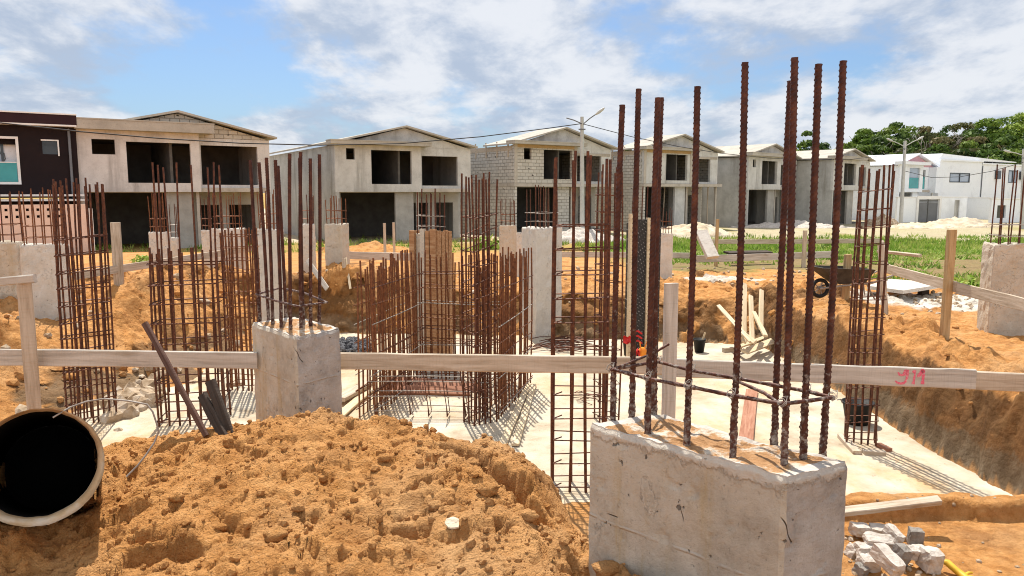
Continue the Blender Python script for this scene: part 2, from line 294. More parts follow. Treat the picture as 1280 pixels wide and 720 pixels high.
# ------------------------------------------------------------------ mesh helpers
ROOTM = {}
class MB:
    def __init__(s): s.v = []; s.f = []; s.m = []; s.n = 0; s.smooth = []
    def add(s, verts, faces, mi=0, smooth=False):
        verts = [tuple(p) for p in verts]
        s.v += verts; s.f += [tuple(i+s.n for i in f) for f in faces]; s.m += [mi]*len(faces); s.smooth += [smooth]*len(faces); s.n += len(verts)
    def box(s, x0, x1, y0, y1, z0, z1, mi=0):
        s.add([(x0,y0,z0),(x1,y0,z0),(x1,y1,z0),(x0,y1,z0),(x0,y0,z1),(x1,y0,z1),(x1,y1,z1),(x0,y1,z1)],
              [(0,3,2,1),(4,5,6,7),(0,1,5,4),(1,2,6,5),(2,3,7,6),(3,0,4,7)], mi)
    def prism(s, poly, y0, y1, mi=0):             # polygon in x,z extruded along y
        n = len(poly)
        s.add([(x,y0,z) for x,z in poly]+[(x,y1,z) for x,z in poly],
              [tuple(range(n)), tuple(range(2*n-1,n-1,-1))]+[(i,i+n,(i+1)%n+n,(i+1)%n) for i in range(n)], mi)
    def tube(s, pts, r, n=6, mi=0, cap=True):
        pts = [Vector(p) for p in pts]; k = len(pts)
        rs = [r]*k if isinstance(r, (int, float)) else r
        V = []; up = Vector((0,0,1)); side = None
        for i, p in enumerate(pts):
            d = (pts[min(i+1,k-1)]-pts[max(i-1,0)]).normalized()
            if side is None: side = d.cross(up) if abs(d.z) < .95 else d.cross(Vector((1,0,0)))
            side = (side - d*side.dot(d)).normalized(); b = d.cross(side)
            for j in range(n):
                a = 2*math.pi*j/n; V.append(p+(side*math.cos(a)+b*math.sin(a))*rs[i])
        Fc = [(i*n+j, i*n+(j+1)%n, (i+1)*n+(j+1)%n, (i+1)*n+j) for i in range(k-1) for j in range(n)]
        s.add(V, Fc, mi, True)
        if cap: s.add(V[:n], [tuple(range(n-1,-1,-1))], mi); s.add(V[-n:], [tuple(range(n))], mi)
    def wall(s, x0, x1, z0, z1, y0, y1, ops=(), mi=0):   # wall along x with real openings
        xs = sorted({x0,x1,*[o[0] for o in ops],*[o[1] for o in ops]}); zs = sorted({z0,z1,*[o[2] for o in ops],*[o[3] for o in ops]})
        xs = [x for x in xs if x0-1e-6 <= x <= x1+1e-6]; zs = [z for z in zs if z0-1e-6 <= z <= z1+1e-6]
        solid = [[not any(o[0]-1e-6 <= xs[i] and xs[i+1] <= o[1]+1e-6 and o[2]-1e-6 <= zs[j] and zs[j+1] <= o[3]+1e-6 for o in ops) for j in range(len(zs)-1)] for i in range(len(xs)-1)]
        for i in range(len(xs)-1):
            for j in range(len(zs)-1):
                if not solid[i][j]: continue
                a, b, c, d = xs[i], xs[i+1], zs[j], zs[j+1]
                V = [(a,y0,c),(b,y0,c),(b,y1,c),(a,y1,c),(a,y0,d),(b,y0,d),(b,y1,d),(a,y1,d)]
                Fc = [(0,1,5,4),(2,3,7,6)]
                if i == 0 or not solid[i-1][j]: Fc.append((3,0,4,7))
                if i == len(xs)-2 or not solid[i+1][j]: Fc.append((1,2,6,5))
                if j == 0 or not solid[i][j-1]: Fc.append((0,3,2,1))
                if j == len(zs)-2 or not solid[i][j+1]: Fc.append((4,5,6,7))
                s.add(V, Fc, mi)
    def build(s, name, mats, parent=None, world=True):
        me = bpy.data.meshes.new(name)
        V = s.v
        if parent is not None and world:
            r = parent
            while r.parent: r = r.parent
            inv = ROOTM[r.name].inverted(); V = [tuple(inv @ Vector(p)) for p in V]
        me.from_pydata(V, [], s.f)
        for m in (mats if isinstance(mats, (list, tuple)) else [mats]): me.materials.append(M[m] if isinstance(m, str) else m)
        me.polygons.foreach_set('material_index', s.m); me.polygons.foreach_set('use_smooth', s.smooth)
        me.update()
        o = bpy.data.objects.new(name, me); COL.objects.link(o)
        if parent is not None: o.parent = parent
        return o
def tag(o, label=None, cat=None, group=None, kind=None):
    if label: o['label'] = label
    if cat: o['category'] = cat; o['kind'] = 'thing'
    if group: o['group'] = group
    if kind: o['kind'] = kind
    return o
def thing(name, label, cat, loc, rz=0, group=None):
    o = bpy.data.objects.new(name, None); COL.objects.link(o); o.empty_display_size = .2
    o.location = loc; o.rotation_euler = (0,0,rz)
    ROOTM[o.name] = Matrix.Translation(Vector(loc)) @ Matrix.Rotation(rz, 4, 'Z')
    return tag(o, label, cat, group)
def grid_mesh(name, X, Y, Z, mat, attrs=None, smooth=True, parent=None):
    ny, nx = X.shape
    me = bpy.data.meshes.new(name)
    co = np.stack([X,Y,Z], -1).reshape(-1,3)
    if parent is not None: co = co - np.array(ROOTM[parent.name].translation)
    idx = np.arange(nx*ny).reshape(ny,nx)
    q = np.stack([idx[:-1,:-1],idx[:-1,1:],idx[1:,1:],idx[1:,:-1]], -1).reshape(-1,4)
    me.vertices.add(len(co)); me.vertices.foreach_set('co', co.ravel())
    me.loops.add(q.size); me.loops.foreach_set('vertex_index', q.ravel().astype(np.int32))
    me.polygons.add(len(q)); me.polygons.foreach_set('loop_start', np.arange(0,q.size,4,dtype=np.int32)); 
    me.polygons.foreach_set('use_smooth', np.full(len(q), smooth))
    me.update(calc_edges=True); me.validate()
    for k, a in (attrs or {}).items():
        at_ = me.attributes.new(k, 'FLOAT', 'POINT'); at_.data.foreach_set('value', a.ravel().astype(np.float32))
    me.materials.append(M[mat])
    o = bpy.data.objects.new(name, me); COL.objects.link(o)
    if parent is not None: o.parent = parent
    return o
def beam(name, p0, p1, w, t, mat, parent=None, face=None, jit=.004, seg=6, world=True):
    """A sawn board: long axis is local X, w is its tall side, t its thickness."""
    p0 = Vector(p0); p1 = Vector(p1); L = (p1-p0).length; x = (p1-p0).normalized()
    f = Vector(face) if face is not None else Vector((0,-1,0))
    y = (f - x*f.dot(x)).normalized()                # thickness direction
    z = x.cross(y)
    V = []; rnd = random.Random(int(L*1000)+int(p0.x*777))
    c = min(.006, t*.18, w*.18)
    bow = rnd.uniform(-1,1)*L*.0025
    prof = [(-t/2+c,-w/2),(t/2-c,-w/2),(t/2,-w/2+c),(t/2,w/2-c),(t/2-c,w/2),(-t/2+c,w/2),(-t/2,w/2-c),(-t/2,-w/2+c)]
    for i in range(seg+1):
        u = i/seg; b = bow*math.sin(math.pi*u); dw = rnd.uniform(-1,1)*jit
        for a, h in prof: V.append((L*u, a+rnd.uniform(-1,1)*jit*.3, h*(1+dw/w)+b+rnd.uniform(-1,1)*jit*.3))
    n = len(prof)
    Fc = [(i*n+j, (i+1)*n+j, (i+1)*n+(j+1)%n, i*n+(j+1)%n) for i in range(seg) for j in range(n)]
    Fc += [tuple(range(n)), tuple(range(seg*n+n-1, seg*n-1, -1))]
    me = bpy.data.meshes.new(name); me.from_pydata(V, [], Fc); me.materials.append(M[mat]); me.update()
    o = bpy.data.objects.new(name, me); COL.objects.link(o)
    mw = Matrix(((x.x,y.x,z.x,p0.x),(x.y,y.y,z.y,p0.y),(x.z,y.z,z.z,p0.z),(0,0,0,1)))
    if parent is not None:
        o.parent = parent; mw = ROOTM[parent.name].inverted() @ mw if world else mw
    o.matrix_local = mw if parent is not None else o.matrix_local
    if parent is None: o.matrix_world = mw
    ROOTM[o.name] = mw
    return o
def chunk(mb, c, r, rnd, mi=0, boxy=False, flat=1.0):
    """an irregular lump: a jittered icosphere or a broken block"""
    if boxy:
        sx, sy, sz = r; e = Matrix.Rotation(rnd.uniform(-.5,.5),3,'X') @ Matrix.Rotation(rnd.uniform(-.5,.5),3,'Y') if rnd.random() < 2 else None
        V = []
        for x in (-1,1):
            for y in (-1,1):
                for z in (-1,1): V.append(Vector((x*sx*rnd.uniform(.8,1), y*sy*rnd.uniform(.8,1), z*sz*rnd.uniform(.85,1))))
        return V
    t = (1+5**.5)/2
    P = [(-1,t,0),(1,t,0),(-1,-t,0),(1,-t,0),(0,-1,t),(0,1,t),(0,-1,-t),(0,1,-t),(t,0,-1),(t,0,1),(-t,0,-1),(-t,0,1)]
    Fi = [(0,11,5),(0,5,1),(0,1,7),(0,7,10),(0,10,11),(1,5,9),(5,11,4),(11,10,2),(10,7,6),(7,1,8),(3,9,4),(3,4,2),(3,2,6),(3,6,8),(3,8,9),(4,9,5),(2,4,11),(6,2,10),(8,6,7),(9,8,1)]
    rot = Matrix.Rotation(rnd.uniform(0,6.28),3,'Z') @ Matrix.Rotation(rnd.uniform(0,6.28),3,'X')
    a = [rnd.uniform(.7,1.25) for _ in range(3)]
    V = []
    for p in P:
        q = rot @ Vector(p); q = Vector((q.x*a[0],q.y*a[1],q.z*a[2]))*(r/1.9*rnd.uniform(.75,1.2)); q.z *= flat
        V.append(Vector(c)+q)
    mb.add(V, Fi, mi)
CLOUD_LOC = (0.0, 0.0, 0.0); WSTR = .10; SUNSTR = 5.0; EXPO = .45; SKYTINT = (.62,.78,.97)
CL0 = (3.5,4.1,5.1); CL1 = (6.3,6.45,6.75); FILL_CLOUD = (8.8,8.9,9.1); COVLO = .37; COVHI = .56
CLOUDS = [(60,60,12,.08),(240,40,8,-.13),(330,110,5,-.05),(480,60,14,.06),(610,110,5,-.08),(700,100,8,.08),(770,30,6,.02),(900,90,12,.09),(1060,150,5,-.10),(1160,70,12,.07),(560,180,6,-.04)]
# ------------------------------------------------------------------ terrain
def natural(X, Y):
    return np.interp(Y, [0,16,24,34,45,70], [.78,.80,.80,.36,.16,.10])
XLY = ([2,8,9.5,11,13.2,15,17], [-8,-6.6,-6.1,-5.35,-4.9,-4.6,-4.4])
def ground_parts(X, Y):
    X = np.asarray(X, float); Y = np.asarray(Y, float)
    w1 = .22*fbm(X*.9, Y*.9, 3, 4); w2 = .10*fbm(X*4, Y*4, 5, 3)
    near = (np.abs(X) < 60) & (Y < 80)
    n = natural(X, Y) + .05*fbm(X*.35, Y*.35, 8, 4)
    xl = np.interp(Y, *XLY)
    tl = np.clip((xl + w1 + .3*w2 - X)/1.9, 0, 1)
    xr = 4.85 + .25*w1 + .35*w2 + .10*np.maximum(0, 8-Y)
    tr = np.clip((X-xr)/.30, 0, 1)
    yb = 15.5 + np.interp(X, [-5,-2,0,2,4.5], [.5,.2,.1,-.4,-.9])
    tb = np.clip((Y-(yb+.8*w1+w2))/.85, 0, 1)
    fr = np.where(X > 0, np.clip((6.9-Y)/.6,0,1), 0)
    # spoil heaped along the rims
    def hp(x, y, sx, sy, h): return h*np.exp(-((X-x)/sx)**2-((Y-y)/sy)**2)
    heap = (hp(-6.5,13.9,1.0,1.2,.62)+hp(-9.6,13.4,1.2,1.2,.55)+hp(-8.0,11.0,.9,.9,.30)+hp(-3.6,17.0,1.6,.7,.42)+hp(-7.6,16.8,1.5,.9,.40)+hp(-10.2,10.5,1.6,1.6,.40)+hp(-6.0,16.6,1.3,1.0,.22)+hp(-8.2,9.2,1.3,1.2,.25)+hp(-11,15,2.5,2,.4)
            +hp(5.7,8.3,.6,2.6,.16)+hp(5.65,11.6,.6,1.6,.26)+hp(5.6,6.2,.8,1.4,.2)+hp(3.4,16.6,1.6,.8,.22)+hp(.7,17.0,1.0,.8,.15)+hp(6.2,15.5,1.2,1.0,.25)+hp(-2.6,17,1.2,.7,.12))
    t = 1-(1-tl)*(1-tr)*(1-tb)
    rim = n+heap
    tt = np.maximum(np.maximum(tl**1.15, tr**.75), tb**.85)
    z = rim*tt
    soil = np.clip(tt*1.4, 0, 1)*np.clip((24-Y)/4, .15, 1)
    crumb = lumps(X+.06*fbm(X*5,Y*5,22,2), Y, .42, 21, .6)*.42 + lumps(X+.03*fbm(X*9,Y*9,23,2), Y, .20, 31, .65)*.8 + lumps(X+.02*fbm(X*14,Y*14,24,2), Y, .11, 41, .55)*.8 + .05*fbm(X*2.2, Y*2.2, 12, 5)
    rough = np.clip(heap/.22 + .5*sstep(.0,.3,tr)*sstep(6.6,5.4,X) + 2.2*tl*(1-tl) + 2.5*tb*(1-tb)+1.5*tr*(1-tr), .34, 1)*np.clip((23-Y)/3,.1,1)
    z = z + np.where(near, crumb*soil*rough, 0)
    # low sand ledge and loose sand in front of the slab, right
    led = sstep(6.53+.08*fbm(X*1.3,Y*0,4,3), 6.62+.08*fbm(X*1.3,Y*0,4,3), Y)*(X > 1.2)
    sand = .17*led + .05 + .025*fbm(X*1.6, Y*1.6, 44, 4)
    z = np.where((X > 0) & (Y < 7.3) & (tr < 1), z + sand*sstep(7.12, 6.72, Y-.14*fbm(X*2.2, Y*2.2, 45, 3))*(1-tr), z)
    z = z - np.where((Y < 6.5) & (X > 1.2), .03*np.clip((6.5-Y),0,1), 0)
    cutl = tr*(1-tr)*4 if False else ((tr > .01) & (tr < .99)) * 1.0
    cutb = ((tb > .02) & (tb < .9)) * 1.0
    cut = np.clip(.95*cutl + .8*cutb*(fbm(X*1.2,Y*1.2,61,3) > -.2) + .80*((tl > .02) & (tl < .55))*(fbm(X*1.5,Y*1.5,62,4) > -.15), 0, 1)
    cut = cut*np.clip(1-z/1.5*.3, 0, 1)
    return z, cut, tt, heap
def gz(x, y): return float(ground_parts(np.array([x]), np.array([y]))[0][0])
def axis(lo, f0, f1, hi, fine, coarse):
    a = [f0]; s = fine
    while a[0] > lo: s = min(s*1.18, coarse); a.insert(0, a[0]-s)
    b = list(np.arange(f0+fine, f1, fine)); s = fine
    while b[-1] < hi: s = min(s*1.18, coarse); b.append(b[-1]+s)
    return np.array(a+b)
def refine(a, spans, k):
    out = []
    for u, v_ in zip(a[:-1], a[1:]): out += list(np.linspace(u, v_, (k if any(p_ <= u < q_ for p_, q_ in spans) else 1)+1)[:-1])
    return np.array(out+[a[-1]])
gx = refine(axis(-1500, -10.5, 13.5, 1500, .048, 120), [(4.4,5.6),(-5.6,-4.2)], 2); gy = refine(axis(-300, 5.2, 21.5, 2500, .048, 120), [(14.0,16.9),(6.4,6.75)], 2)
X, Y = np.meshgrid(gx, gy); Z, CUT, TT, HEAP = ground_parts(X, Y)
e = fbm(X*.5, Y*.5, 71, 4)
grass = sstep(20.2, 22.5, Y+1.6*e-.25*np.maximum(0,X-9)+np.where(X<4,8*(1-sstep(-3,4,X)),0)*0)*sstep(2.2, 5.0, X+e)
grass = np.maximum(grass, .5*sstep(31.5, 34, Y+1.5*e)*(X <= 5))
grass = np.where((X > 11) & (Y > 14.5), np.maximum(grass, sstep(17.2,19.0,Y+e)), grass)
dry = grass*np.clip(sstep(33, 24, Y+3*e)*1.0 + .25, 0, 1)*sstep(-.55, .25, e+.6*sstep(34,22,Y))
pale = np.zeros_like(X)
def blob(px, py, z, rx, ry):
    p = onz(px, py, z); d = ((X-p.x)/rx)**2+((Y-p.y)/ry)**2 + .5*fbm(X*1.8, Y*1.8, 81, 5)
    return sstep(1.15, .75, d)
pale = np.maximum(pale, blob(1175, 378, .8, 1.9, 1.1)); pale = np.maximum(pale, .8*blob(905, 350, .8, 1.2, .5))
pale = np.maximum(pale, .9*blob(1040, 398, .8, .45, .5)*0)
pale = np.maximum(pale, sstep(40, 46, Y+.18*X*0+2*e)*(Y < 140)*.75*sstep(-.5,.1,e+.3))     # bright sand along the street of houses
grass = grass*(1-.8*pale)
# the cut faces are crumbled sideways too, with overhangs
ck = np.clip(CUT, 0, 1)*((np.abs(X) < 12) & (Y < 20))
dx = (.16*fbm(Y*1.9, Z*3.1, 201, 4) + .30*lumps(Y, Z*1.2, .30, 205, .6) - .05)*ck*.6; dy = (.20*fbm(X*1.9, Z*3.3, 203, 4) - .34*lumps(X, Z*1.2, .34, 207, .6) + .05)*ck
right = X > 3.9
X = X - np.where(right, dx*.55, -dx*.3); Y = Y + np.where(right, 0, dy)
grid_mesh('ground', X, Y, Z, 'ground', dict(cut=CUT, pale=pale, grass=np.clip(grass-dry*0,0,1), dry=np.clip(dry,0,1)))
tag(bpy.data.objects['ground'], kind='structure')

# pale blinding concrete on the pit floor
sx = np.arange(-8.0, 6.2, .10); sy = np.arange(6.4, 17.0, .10); X, Y = np.meshgrid(sx, sy)
m, t, b = nt('blinding_concrete'); M['slab'] = m
v = coord(t, 'World'); b.inputs['Roughness'].default_value = .9
c = ramp(t, noise(t, v, 1.3, 8, .66), [(.3,(.30,.22,.14)), (.45,(.46,.385,.28)), (.65,(.57,.51,.41))])
ss = smooth_(t, noise(t, coord(t, 'World', (1,.45,1)), .55, 8, .70), .46, .62)
p = t.nodes.new('ShaderNodeSeparateXYZ'); t.links.new(v, p.inputs[0])
edge = math_(t, 'ADD', smooth_(t, p.outputs[0], 3.1, 5.0), math_(t, 'ADD', smooth_(t, p.outputs[1], 8.6, 7.0), smooth_(t, p.outputs[0], -3.4, -5.5)))
k = math_(t, 'MULTIPLY', ss, math_(t, 'ADD', .65, edge, True), True)
c = mixc(t, k, c, ramp(t, noise(t, v, 5, 6), [(.3,(.42,.24,.10)), (.7,(.60,.42,.23))]))
dk = smooth_(t, noise(t, v, 15, 4, .6), .66, .72); c = mixc(t, math_(t, 'MULTIPLY', dk, .6), c, (.20,.14,.09))
ft = smooth_(t, noise(t, v, 4.2, 5, .6), .57, .68); c = mixc(t, math_(t, 'MULTIPLY', ft, .30), c, (.40,.28,.16))
t.links.new(c, b.inputs['Base Color']); bump(t, b, noise(t, v, 14, 9, .75), .5, .03)
grid_mesh('concrete_floor', X, Y, .03+.012*fbm(X*.8, Y*.8, 90, 4)-.08*sstep(7.1,6.6,Y+.15*fbm(X*1.8,Y,91,3)), 'slab'); tag(bpy.data.objects['concrete_floor'], kind='structure')

# ------------------------------------------------------------------ the sand heap in front
CR = [(-60,566,3.6),(60,566,3.7),(125,552,3.8),(200,549,3.9),(250,537,3.9),(310,531,3.9),(370,522,3.9),(420,518,3.9),(480,525,3.8),(550,553,3.6),(605,545,3.5),(650,562,3.4),(690,598,3.3),(712,636,3.15),(738,682,2.85),(790,712,2.45),(850,738,2.25)]
P = [at(*c) for c in CR]
cx = [-4.8,-3.4]+[p.x for p in P]+[.66,.82,1.1,1.5]
cy = [3.4,3.5]+[p.y for p in P]+[2.1,1.95,1.7,1.5]
cz = [1.2,1.72]+[p.z for p in P]+[1.55,1.2,.3,-.3]
PIPE_C = at(49,583,2.86); PIPE_A = Vector((-.53,.93,-.35)).normalized()
def mound_z(X, Y, detail=True):
    X = np.asarray(X, float); Y = np.asarray(Y, float)
    yc = np.interp(X, cx, cy); zc = np.interp(X, cx, cz)
    d = Y-yc+.06*fbm(X*3, Y*3, 101, 3)
    sm = .05
    g = .11*(np.sqrt(np.minimum(d,0)**2+sm*sm)-sm) + .80*(np.sqrt(np.maximum(d,0)**2+sm*sm)-sm) + .03*np.minimum(d,0)**2
    z = zc-g
    z = np.where(Y < 1.9, z-.5*(1.9-Y), z)
    if detail:
        z = z + .055*fbm(X*1.9, Y*1.9, 103, 5)
        k = np.clip(.02+1.0*fbm(X*1.9, Y*1.9, 107, 4), .0, .85)
        z = z + k*(.70*lumps(X+.04*fbm(X*9,Y*9,1,3), Y+.03*fbm(X*9,Y*9,2,3), .20, 111, .24, .10, .50) + .8*lumps(X+.014*fbm(X*22,Y*22,4,2), Y+.014*fbm(X*22,Y*22,6,2), .085, 121, .30)) + (.06+.55*k)*.6*lumps(X+.008*fbm(X*40,Y*40,7,2), Y, .036, 131, .35) + .28*lumps(X, Y, .020, 141, .45) - .006
        # cracks and hollows where clods have come away
        def crack(pts, w, dep):
            best = np.full(X.shape, 9.0)
            q = [at(*p_) for p_ in pts]
            for a, b_ in zip(q[:-1], q[1:]):
                ax, ay = a.x, a.y; ux, uy = b_.x-ax, b_.y-ay; L = ux*ux+uy*uy
                tt = np.clip(((X-ax)*ux+(Y-ay)*uy)/L, 0, 1)
                best = np.minimum(best, np.hypot(X-ax-tt*ux, Y-ay-tt*uy))
            return dep*sstep(w*1.5, w*.4, best+.03*fbm(X*11, Y*11, 151, 3))
        z = z - crack([(575,548,3.45),(600,575,3.25),(640,600,3.1),(680,648,2.9)], .035, .11)
        z = z - crack([(165,690,2.75),(215,680,2.8),(245,690,2.75)], .04, .12)
        z = z - crack([(175,650,2.9),(190,668,2.85)], .035, .08) - crack([(300,655,2.87),(285,640,2.95)], .035, .07)
        z = z - crack([(520,605,3.1),(530,600,3.12)], .035, .10) - crack([(500,680,2.78),(525,668,2.82)], .03, .08)
        z = z - .05*sstep(.40, .54, fbm(X*4.5, Y*6, 165, 4)) - .028*sstep(.38,.48,fbm(X*13, Y*15, 166, 3))
        z = z + .008*fbm(X*26, Y*26, 167, 5) + .05*np.maximum(0, fbm(X*3.2, Y*4, 168, 5))
        for k_ in range(9):
            c_ = PIPE_C + PIPE_A*(k_*.11); z = np.where(np.hypot(X-c_.x, Y-c_.y) < .20, np.minimum(z, c_.z-.225), z)
    return z
mx = np.concatenate([np.arange(-4.8,-2.75,.05), np.arange(-2.75,.95,.0105), np.arange(.95,1.5,.04)])
my = np.concatenate([np.arange(.6,2.4,.06), np.arange(2.4,4.05,.0095), np.arange(4.05,6.4,.05)])
X, Y = np.meshgrid(mx, my)
t_ = thing('dirt_mound', 'big crumbly heap of orange sand filling the near foreground', 'dirt heap', (-1.2,3.0,0))
Zm = mound_z(X, Y)
grid_mesh('heap', X, Y, np.maximum(Zm, -.3), 'soil', parent=t_)
mb = MB(); rnd = random.Random(5)
cl = [(rnd.uniform(-2.7,.45), rnd.uniform(2.4,3.95), .0025+.020*rnd.random()**10) for i in range(6500)]
clz = mound_z(np.array([c[0] for c in cl]), np.array([c[1] for c in cl]))
for (x, y, r), z in zip(cl, clz):
    if z > 1.2: chunk(mb, (x,y,float(z)+r*.25), r, rnd)
def big_clod(px, py, Y_, r, sd):
    p_ = at(px, py, Y_); z = float(mound_z(np.array([p_.x]), np.array([p_.y]))[0]); V = []; n1_, n2_ = 10, 16
    for i in range(n1_+1):
        for j in range(n2_):
            a = math.pi*i/n1_; b_ = 2*math.pi*j/n2_; d = np.array([math.sin(a)*math.cos(b_), math.sin(a)*math.sin(b_), math.cos(a)])
            q = 1+.30*float(fbm(np.array([d[0]*1.6+sd]), np.array([d[1]*1.6+d[2]*2.1]), 800+sd, 4)[0])
            V.append((p_.x+d[0]*r*q*1.15, p_.y+d[1]*r*q*.9, z+r*.30+d[2]*r*q*.72))
    mb.add(V, [(i*n2_+j, i*n2_+(j+1)%n2_, (i+1)*n2_+(j+1)%n2_, (i+1)*n2_+j) for i in range(n1_) for j in range(n2_)], 0, True)
for i_, (px, py, Y_, r) in enumerate(((218,592,3.15,.030),(372,622,3.0,.024),(290,650,2.9,.040),(345,690,2.8,.042),(430,640,2.95,.03),(530,690,2.8,.045),(545,640,2.95,.028),(610,620,3.0,.04),(480,560,3.35,.03),(400,575,3.25,.032),(250,690,2.78,.05),(160,700,2.75,.045),(660,660,2.85,.035),(700,690,2.75,.04),(760,700,2.55,.045),(40,690,2.75,.06),(455,700,2.76,.03),(590,570,3.3,.035))): big_clod(px, py, Y_, r, i_)
o = mb.build('loose_clods', 'soil', t_); tag(o, kind='stuff')

# clods and crumbs lying about on the banks
rnd = random.Random(15); pts = []
while len(pts) < 3600:
    x, y = rnd.uniform(-11,10.5), rnd.uniform(5.5,20.5)
    if abs(x) > .85*y+.5: continue
    pts.append((x, y, .012+.10*rnd.random()**3.2))
z_, _, tt_, hp__ = ground_parts(np.array([p_[0] for p_ in pts]), np.array([p_[1] for p_ in pts])); mb = MB()
for (x, y, r), z, tt1, h1 in zip(pts, z_, tt_, hp__):
    edge_ = 4*tt1*(1-tt1)+h1*1.6+.12
    if tt1 > .02 and rnd.random() < edge_: chunk(mb, (x,y,float(z)+r*.15), r*(1 if tt1 < .97 else .6), rnd, flat=.8)
tag(mb.build('soil_clods', 'soil'), kind='stuff')
# ------------------------------------------------------------------ bars
def ribbed_bar(name, p0, p1, r, pitch, parent, mat, amp=.145, splash=0, n=12, step=6, seed=0):
    p0 = Vector(p0); p1 = Vector(p1); L = (p1-p0).length; d = (p1-p0).normalized()
    s = d.cross(Vector((0,1,0))).normalized(); b = d.cross(s)
    k = int(L/pitch*step); u = np.linspace(0, L, k+1)[:,None]; th = (np.arange(n)*2*math.pi/n)[None,:]
    ph = u/pitch + .62*np.cos(th) + np.where(np.sin(th) > 0, .5, 0)
    rr = r*(1 + amp*np.maximum(0, np.cos(2*math.pi*ph))**1.5*np.abs(np.sin(th))**.5*2.2 - amp*.3)
    if splash:
        q = np.maximum(0, fbm(th*1.3+seed*9+0*u, u*22, 200+seed, 3)+.35-1.5*u/splash)
        rr = rr + r*.55*np.minimum(q, .8)
    bend = .004*np.sin(u/L*3.1+seed)*L
    P = np.array(p0)[None,None]+np.array(d)[None,None]*u[...,None]+np.array(s)*(np.cos(th)*rr+bend)[...,None]+np.array(b)*(np.sin(th)*rr)[...,None]
    mb = MB(); Fc = [(i*n+j, i*n+(j+1)%n, (i+1)*n+(j+1)%n, (i+1)*n+j) for i in range(k) for j in range(n)]
    mb.add(P.reshape(-1,3).tolist(), Fc, 0, True)
    mb.add(P[-1].tolist(), [tuple(range(n))])
    return mb.build(name, mat, parent)
def stub(root, corners, ztop, zbot, mat, res=.03, nz=30, rough=.012, round_=.012, rim=.03, dip=.03, seed=0, topmat=None, sidemat=None):
    """a cast column: rough shuttered sides and an uneven top with a ragged rim"""
    C = [Vector((c[0],c[1],0)) for c in corners]
    per = []; nr = []; sd_ = []
    cc = sum(C, Vector())/4
    for a, b in zip(C, C[1:]+C[:1]):
        L = (b-a).length; k = max(3, int(L/res)); d = (b-a)/L; nn = Vector((d.y,-d.x,0))
        if nn.dot((a+b)/2-cc) < 0: nn = -nn
        for i in range(k):
            per.append(a + d*(round_ + (L-2*round_)*i/(k-1))); nr.append((nn.x, nn.y)); sd_.append(3 if (sidemat and a == C[1]) else 0)
    per = np.array([[p.x,p.y] for p in per]); cen = per.mean(0); n = len(per)
    arc = np.cumsum(np.r_[0, np.hypot(*(np.roll(per,-1,0)-per).T)])[:-1]
    def topz(x, y): return ztop + rim*.7*fbm(x*2.5+seed, y*2.5, 300+seed, 3) + rim*.45*fbm(x*16, y*16+seed, 310, 4)
    zt = topz(per[:,0], per[:,1]); V = []; nrm = np.array(nr)
    for i in range(nz+1):
        v = 1-(1-i/nz)**1.6
        z = zbot+(zt-zbot)*v
        off = rough*fbm(arc*6, z*6+seed, 320+seed, 5) - .010*sstep(.0, 1, (z-zt+.02)/.02)
        off = off - .02*np.maximum(0, fbm(arc*11, z*11, 330+seed, 2)-.55)
        Q = per + nrm*off[:,None]
        V += [(x,y,zz) for (x,y),zz in zip(Q, z)]
    mb = MB()
    mb.add(V, [(i*n+j, i*n+(j+1)%n, (i+1)*n+(j+1)%n, (i+1)*n+j) for i in range(nz) for j in range(n)], 0, False)
    mb.m = [sd_[j] for i in range(nz) for j in range(n)]
    # top: rings shrinking towards the centre, sand-filled inside the rim
    last = np.array(V[-n:]); rings = [last]; K = 9
    for k in range(1, K+1):
        s = 1-k/K; Q = cen+(last[:,:2]-cen)*s
        z = topz(Q[:,0], Q[:,1]) - dip*sstep(0, .35, k/K) + .012*sstep(0,.2,k/K)*fbm(Q[:,0]*14, Q[:,1]*14, 340+seed, 3)
        rings.append(np.c_[Q, z])
    W = np.concatenate(rings)
    for k in range(K):
        mb.add(W[k*n:(k+2)*n].tolist(), [(j, (j+1)%n, n+(j+1)%n, n+j) for j in range(n)], 1 if (topmat and k >= 1) else (2 if topmat else 0))
    o = mb.build('concrete_shaft', [mat, topmat or mat, 'rubble' if topmat else mat, sidemat or mat], root)
    return o
# sandy mortar on the top of the near column
m, t, b = nt('sandy_mortar'); M['mortar'] = m; v = coord(t, 'World'); b.inputs['Roughness'].default_value = .95
c = ramp(t, noise(t, v, 9, 8, .7), [(.30,(.34,.17,.065)), (.50,(.46,.25,.11)), (.58,(.62,.53,.42)), (.75,(.74,.70,.64))])
t.links.new(c, b.inputs['Base Color']); bump(t, b, noise(t, v, 60, 6, .7), .8, .02)

def lerp(a, b, t): return a+(b-a)*t
# ---- near column
zt0 = 2.17
A0 = onz(735,530,zt0); B0 = onz(982,600,zt0); C0 = onz(1063,578,zt0); D0 = A0+(C0-B0)
t0 = thing('concrete_column', 'nearest grey concrete column stub with ten tall ribbed bars sprouting from its sandy top', 'concrete column', (B0.x, B0.y, 0))
stub(t0, [A0,B0,C0,D0], zt0, -.2, 'stub', res=.011, nz=120, rough=.005, rim=.014, dip=.014, seed=1, topmat='mortar', sidemat='stubgrey')
NB = [((766,531),(778,131)),((811,543),(821,122)),((860,559),(870,108)),((916,572),(931,78)),((978,586),(995,72)),((788,525),(800,111)),((817,524),(827,122)),((969,560),(987,101)),((1006,576),(1021,80)),((1029,572),(1053,76))]
for i, (b_, tp) in enumerate(NB):
    p0 = onz(*b_, zt0-.02); p0.z -= .03
    p1 = at(*tp, p0.y+.012*math.sin(i*2.1))
    ribbed_bar('rebar', p0, p1, .0104, .0165, t0, 'bar_near', splash=.5, seed=i)
